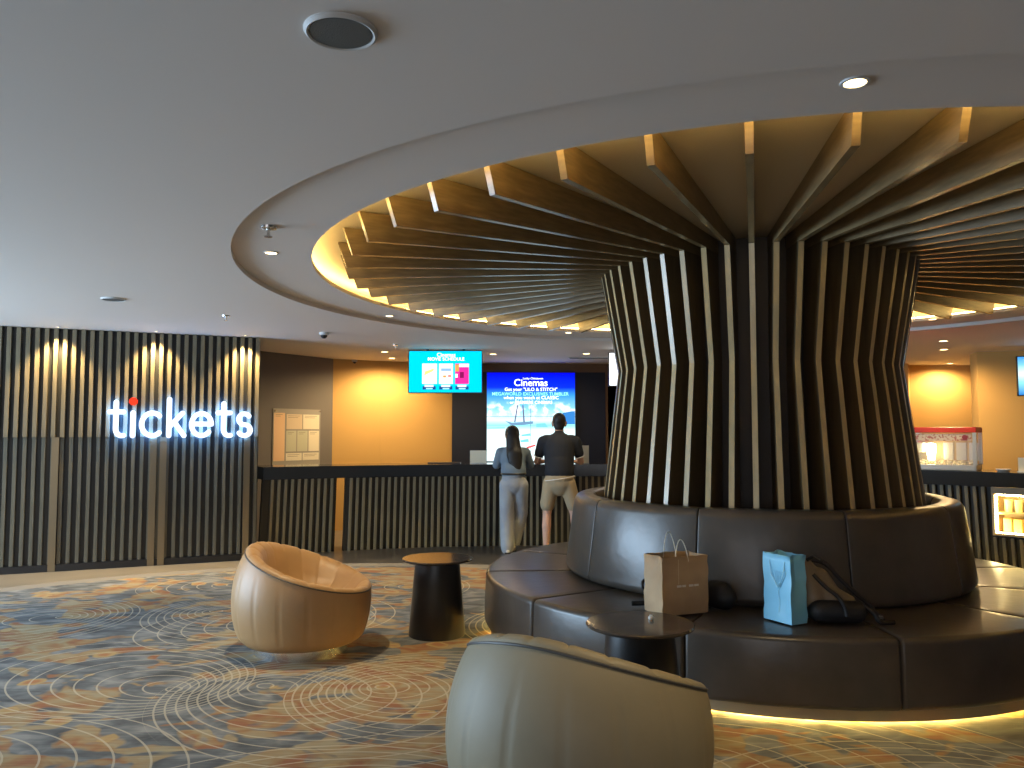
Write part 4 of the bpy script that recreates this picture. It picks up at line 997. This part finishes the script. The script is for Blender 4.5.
for (u, v, lab, pw) in ((855, 82, 'downlight in the ceiling ring above the bench, nearest the viewer', 90), (271, 252.5, 'downlight in the ceiling ring at its left end by the chrome sprinkler', 130),
                        (389.5, 315.8, 'downlight in the ceiling ring above the warm-lit chair side', 130), (568.5, 332.5, 'downlight in the ceiling ring above the standing couple', 80), (932.5, 319, 'downlight in the ceiling ring right of the column', 90)):
    p = at_z(u, v, ZR); downlight((p.x, p.y, ZR), lab, pw)
for (u, v, lab, pw) in ((384.7, 351.7, 'left downlight of the pair beside the movie schedule screen', 70), (392, 358, 'right downlight of the pair beside the movie schedule screen', 105),
                        (493, 354, 'downlight in front of the blue video screen, left', 30), (586.5, 353.5, 'downlight in front of the blue video screen, right', 30),
                        (943.4, 340.8, 'downlight above the popcorn counter, nearest the column recess', 100), (943.8, 349.4, 'middle downlight above the popcorn counter', 100), (950, 363.3, 'downlight above the popcorn counter, farthest back', 90)):
    p = at_z(u, v, ZC); downlight((p.x, p.y, ZC), lab, pw, 168, r=0.06, color=(1.0, 0.70, 0.34))
# wall washers tight against the ticket wall
for i, u in enumerate((60, 156, 244)):
    s_ = tw_s(u, 340)[0]; p = TW_A + TW_D*s_ + TW_N*0.21
    downlight((p.x, p.y, ZC), ('left', 'middle', 'right')[i] + ' wall washer close above the slatted ticket wall', 165, 95, r=0.02, aim=(-TW_N.x*0.12, -TW_N.y*0.12, -1), color=(1.0, 0.72, 0.34))
def cspeaker(u, v, r, label):
    p = at_z(u, v, ZC); t = thing('ceiling_speaker', label, 'speaker', (p.x, p.y, ZC))
    bm = bmesh.new(); lathe(bm, [(r*0.86, -0.010), (r*0.92, -0.013), (r, -0.005), (r, 0.0), (r*0.86, 0.0), (r*0.86, -0.010)], 48); obj('rim', bm, M_trim, t, smooth=True)
    bm = bmesh.new(); lathe(bm, [(0, -0.012), (r*0.83, -0.010), (r*0.83, 0.0), (0, 0.0)], 40); obj('grille', bm, M_dgrey, t)
cspeaker(341, 30.5, 0.105, 'round grey ceiling speaker overhead nearest the viewer')
cspeaker(113.5, 298.7, 0.10, 'round pale ceiling speaker above the ticket wall')
def sprinkler(u, v, label, z=ZC, s=1.0):
    p = at_z(u, v, z); t = thing('sprinkler', label, 'sprinkler', (p.x, p.y, z))
    bm = bmesh.new(); lathe(bm, [(0, 0), (0.045*s, 0), (0.042*s, -0.012*s), (0.02*s, -0.016*s), (0, -0.016*s)], 20); obj('escutcheon', bm, M_chrome, t, smooth=True)
    bm = bmesh.new(); lathe(bm, [(0, -0.014*s), (0.010*s, -0.014*s), (0.009*s, -0.05*s), (0.022*s, -0.052*s), (0.022*s, -0.056*s), (0, -0.056*s)], 12); obj('nozzle', bm, M_chrome, t)
sprinkler(268.5, 226.5, 'chrome sprinkler head in the ceiling ring above the bright downlight', ZR, 1.1)
sprinkler(226, 315.5, 'small sprinkler head on the ceiling in front of the ticket wall', ZC, 0.9)
sprinkler(395.5, 344.5, 'small sprinkler head on the ceiling left of the schedule screen', ZC, 0.9)
def dome(u, v, label, s=1.0):
    p = at_z(u, v, ZC); t = thing('security_camera', label, 'camera', (p.x, p.y, ZC))
    bm = bmesh.new(); lathe(bm, [(0, 0), (0.06*s, 0), (0.06*s, -0.03*s), (0.045*s, -0.036*s), (0, -0.036*s)], 24); obj('mount', bm, M_trim, t, smooth=True)
    bm = bmesh.new(); lathe(bm, [(0.044*s, -0.036*s), (0.038*s, -0.06*s), (0.02*s, -0.076*s), (0, -0.08*s)], 24); obj('dome', bm, M_bezel, t, smooth=True)
dome(324, 332.5, 'dome security camera on the ceiling near the ticket wall end', 0.9)
dome(354, 360.0, 'dome security camera on the ceiling before the orange wall', 0.9)
# slot air diffuser behind the column
p = at_z(568, 357.5, ZC); p2 = at_z(606, 357.5, ZC)
ad = thing('air_diffuser', 'long slotted air diffuser in the ceiling above the video screen', 'air vent', (p.x, p.y, ZC))
obj('frame', bx(0, 1.6, -0.10, 0.10, -0.012, 0), M_trim, ad)
for y in (-0.055, 0.0, 0.055): obj('slot', bx(0.03, 1.57, y-0.012, y+0.012, -0.014, -0.0121), M_dgrey, ad)
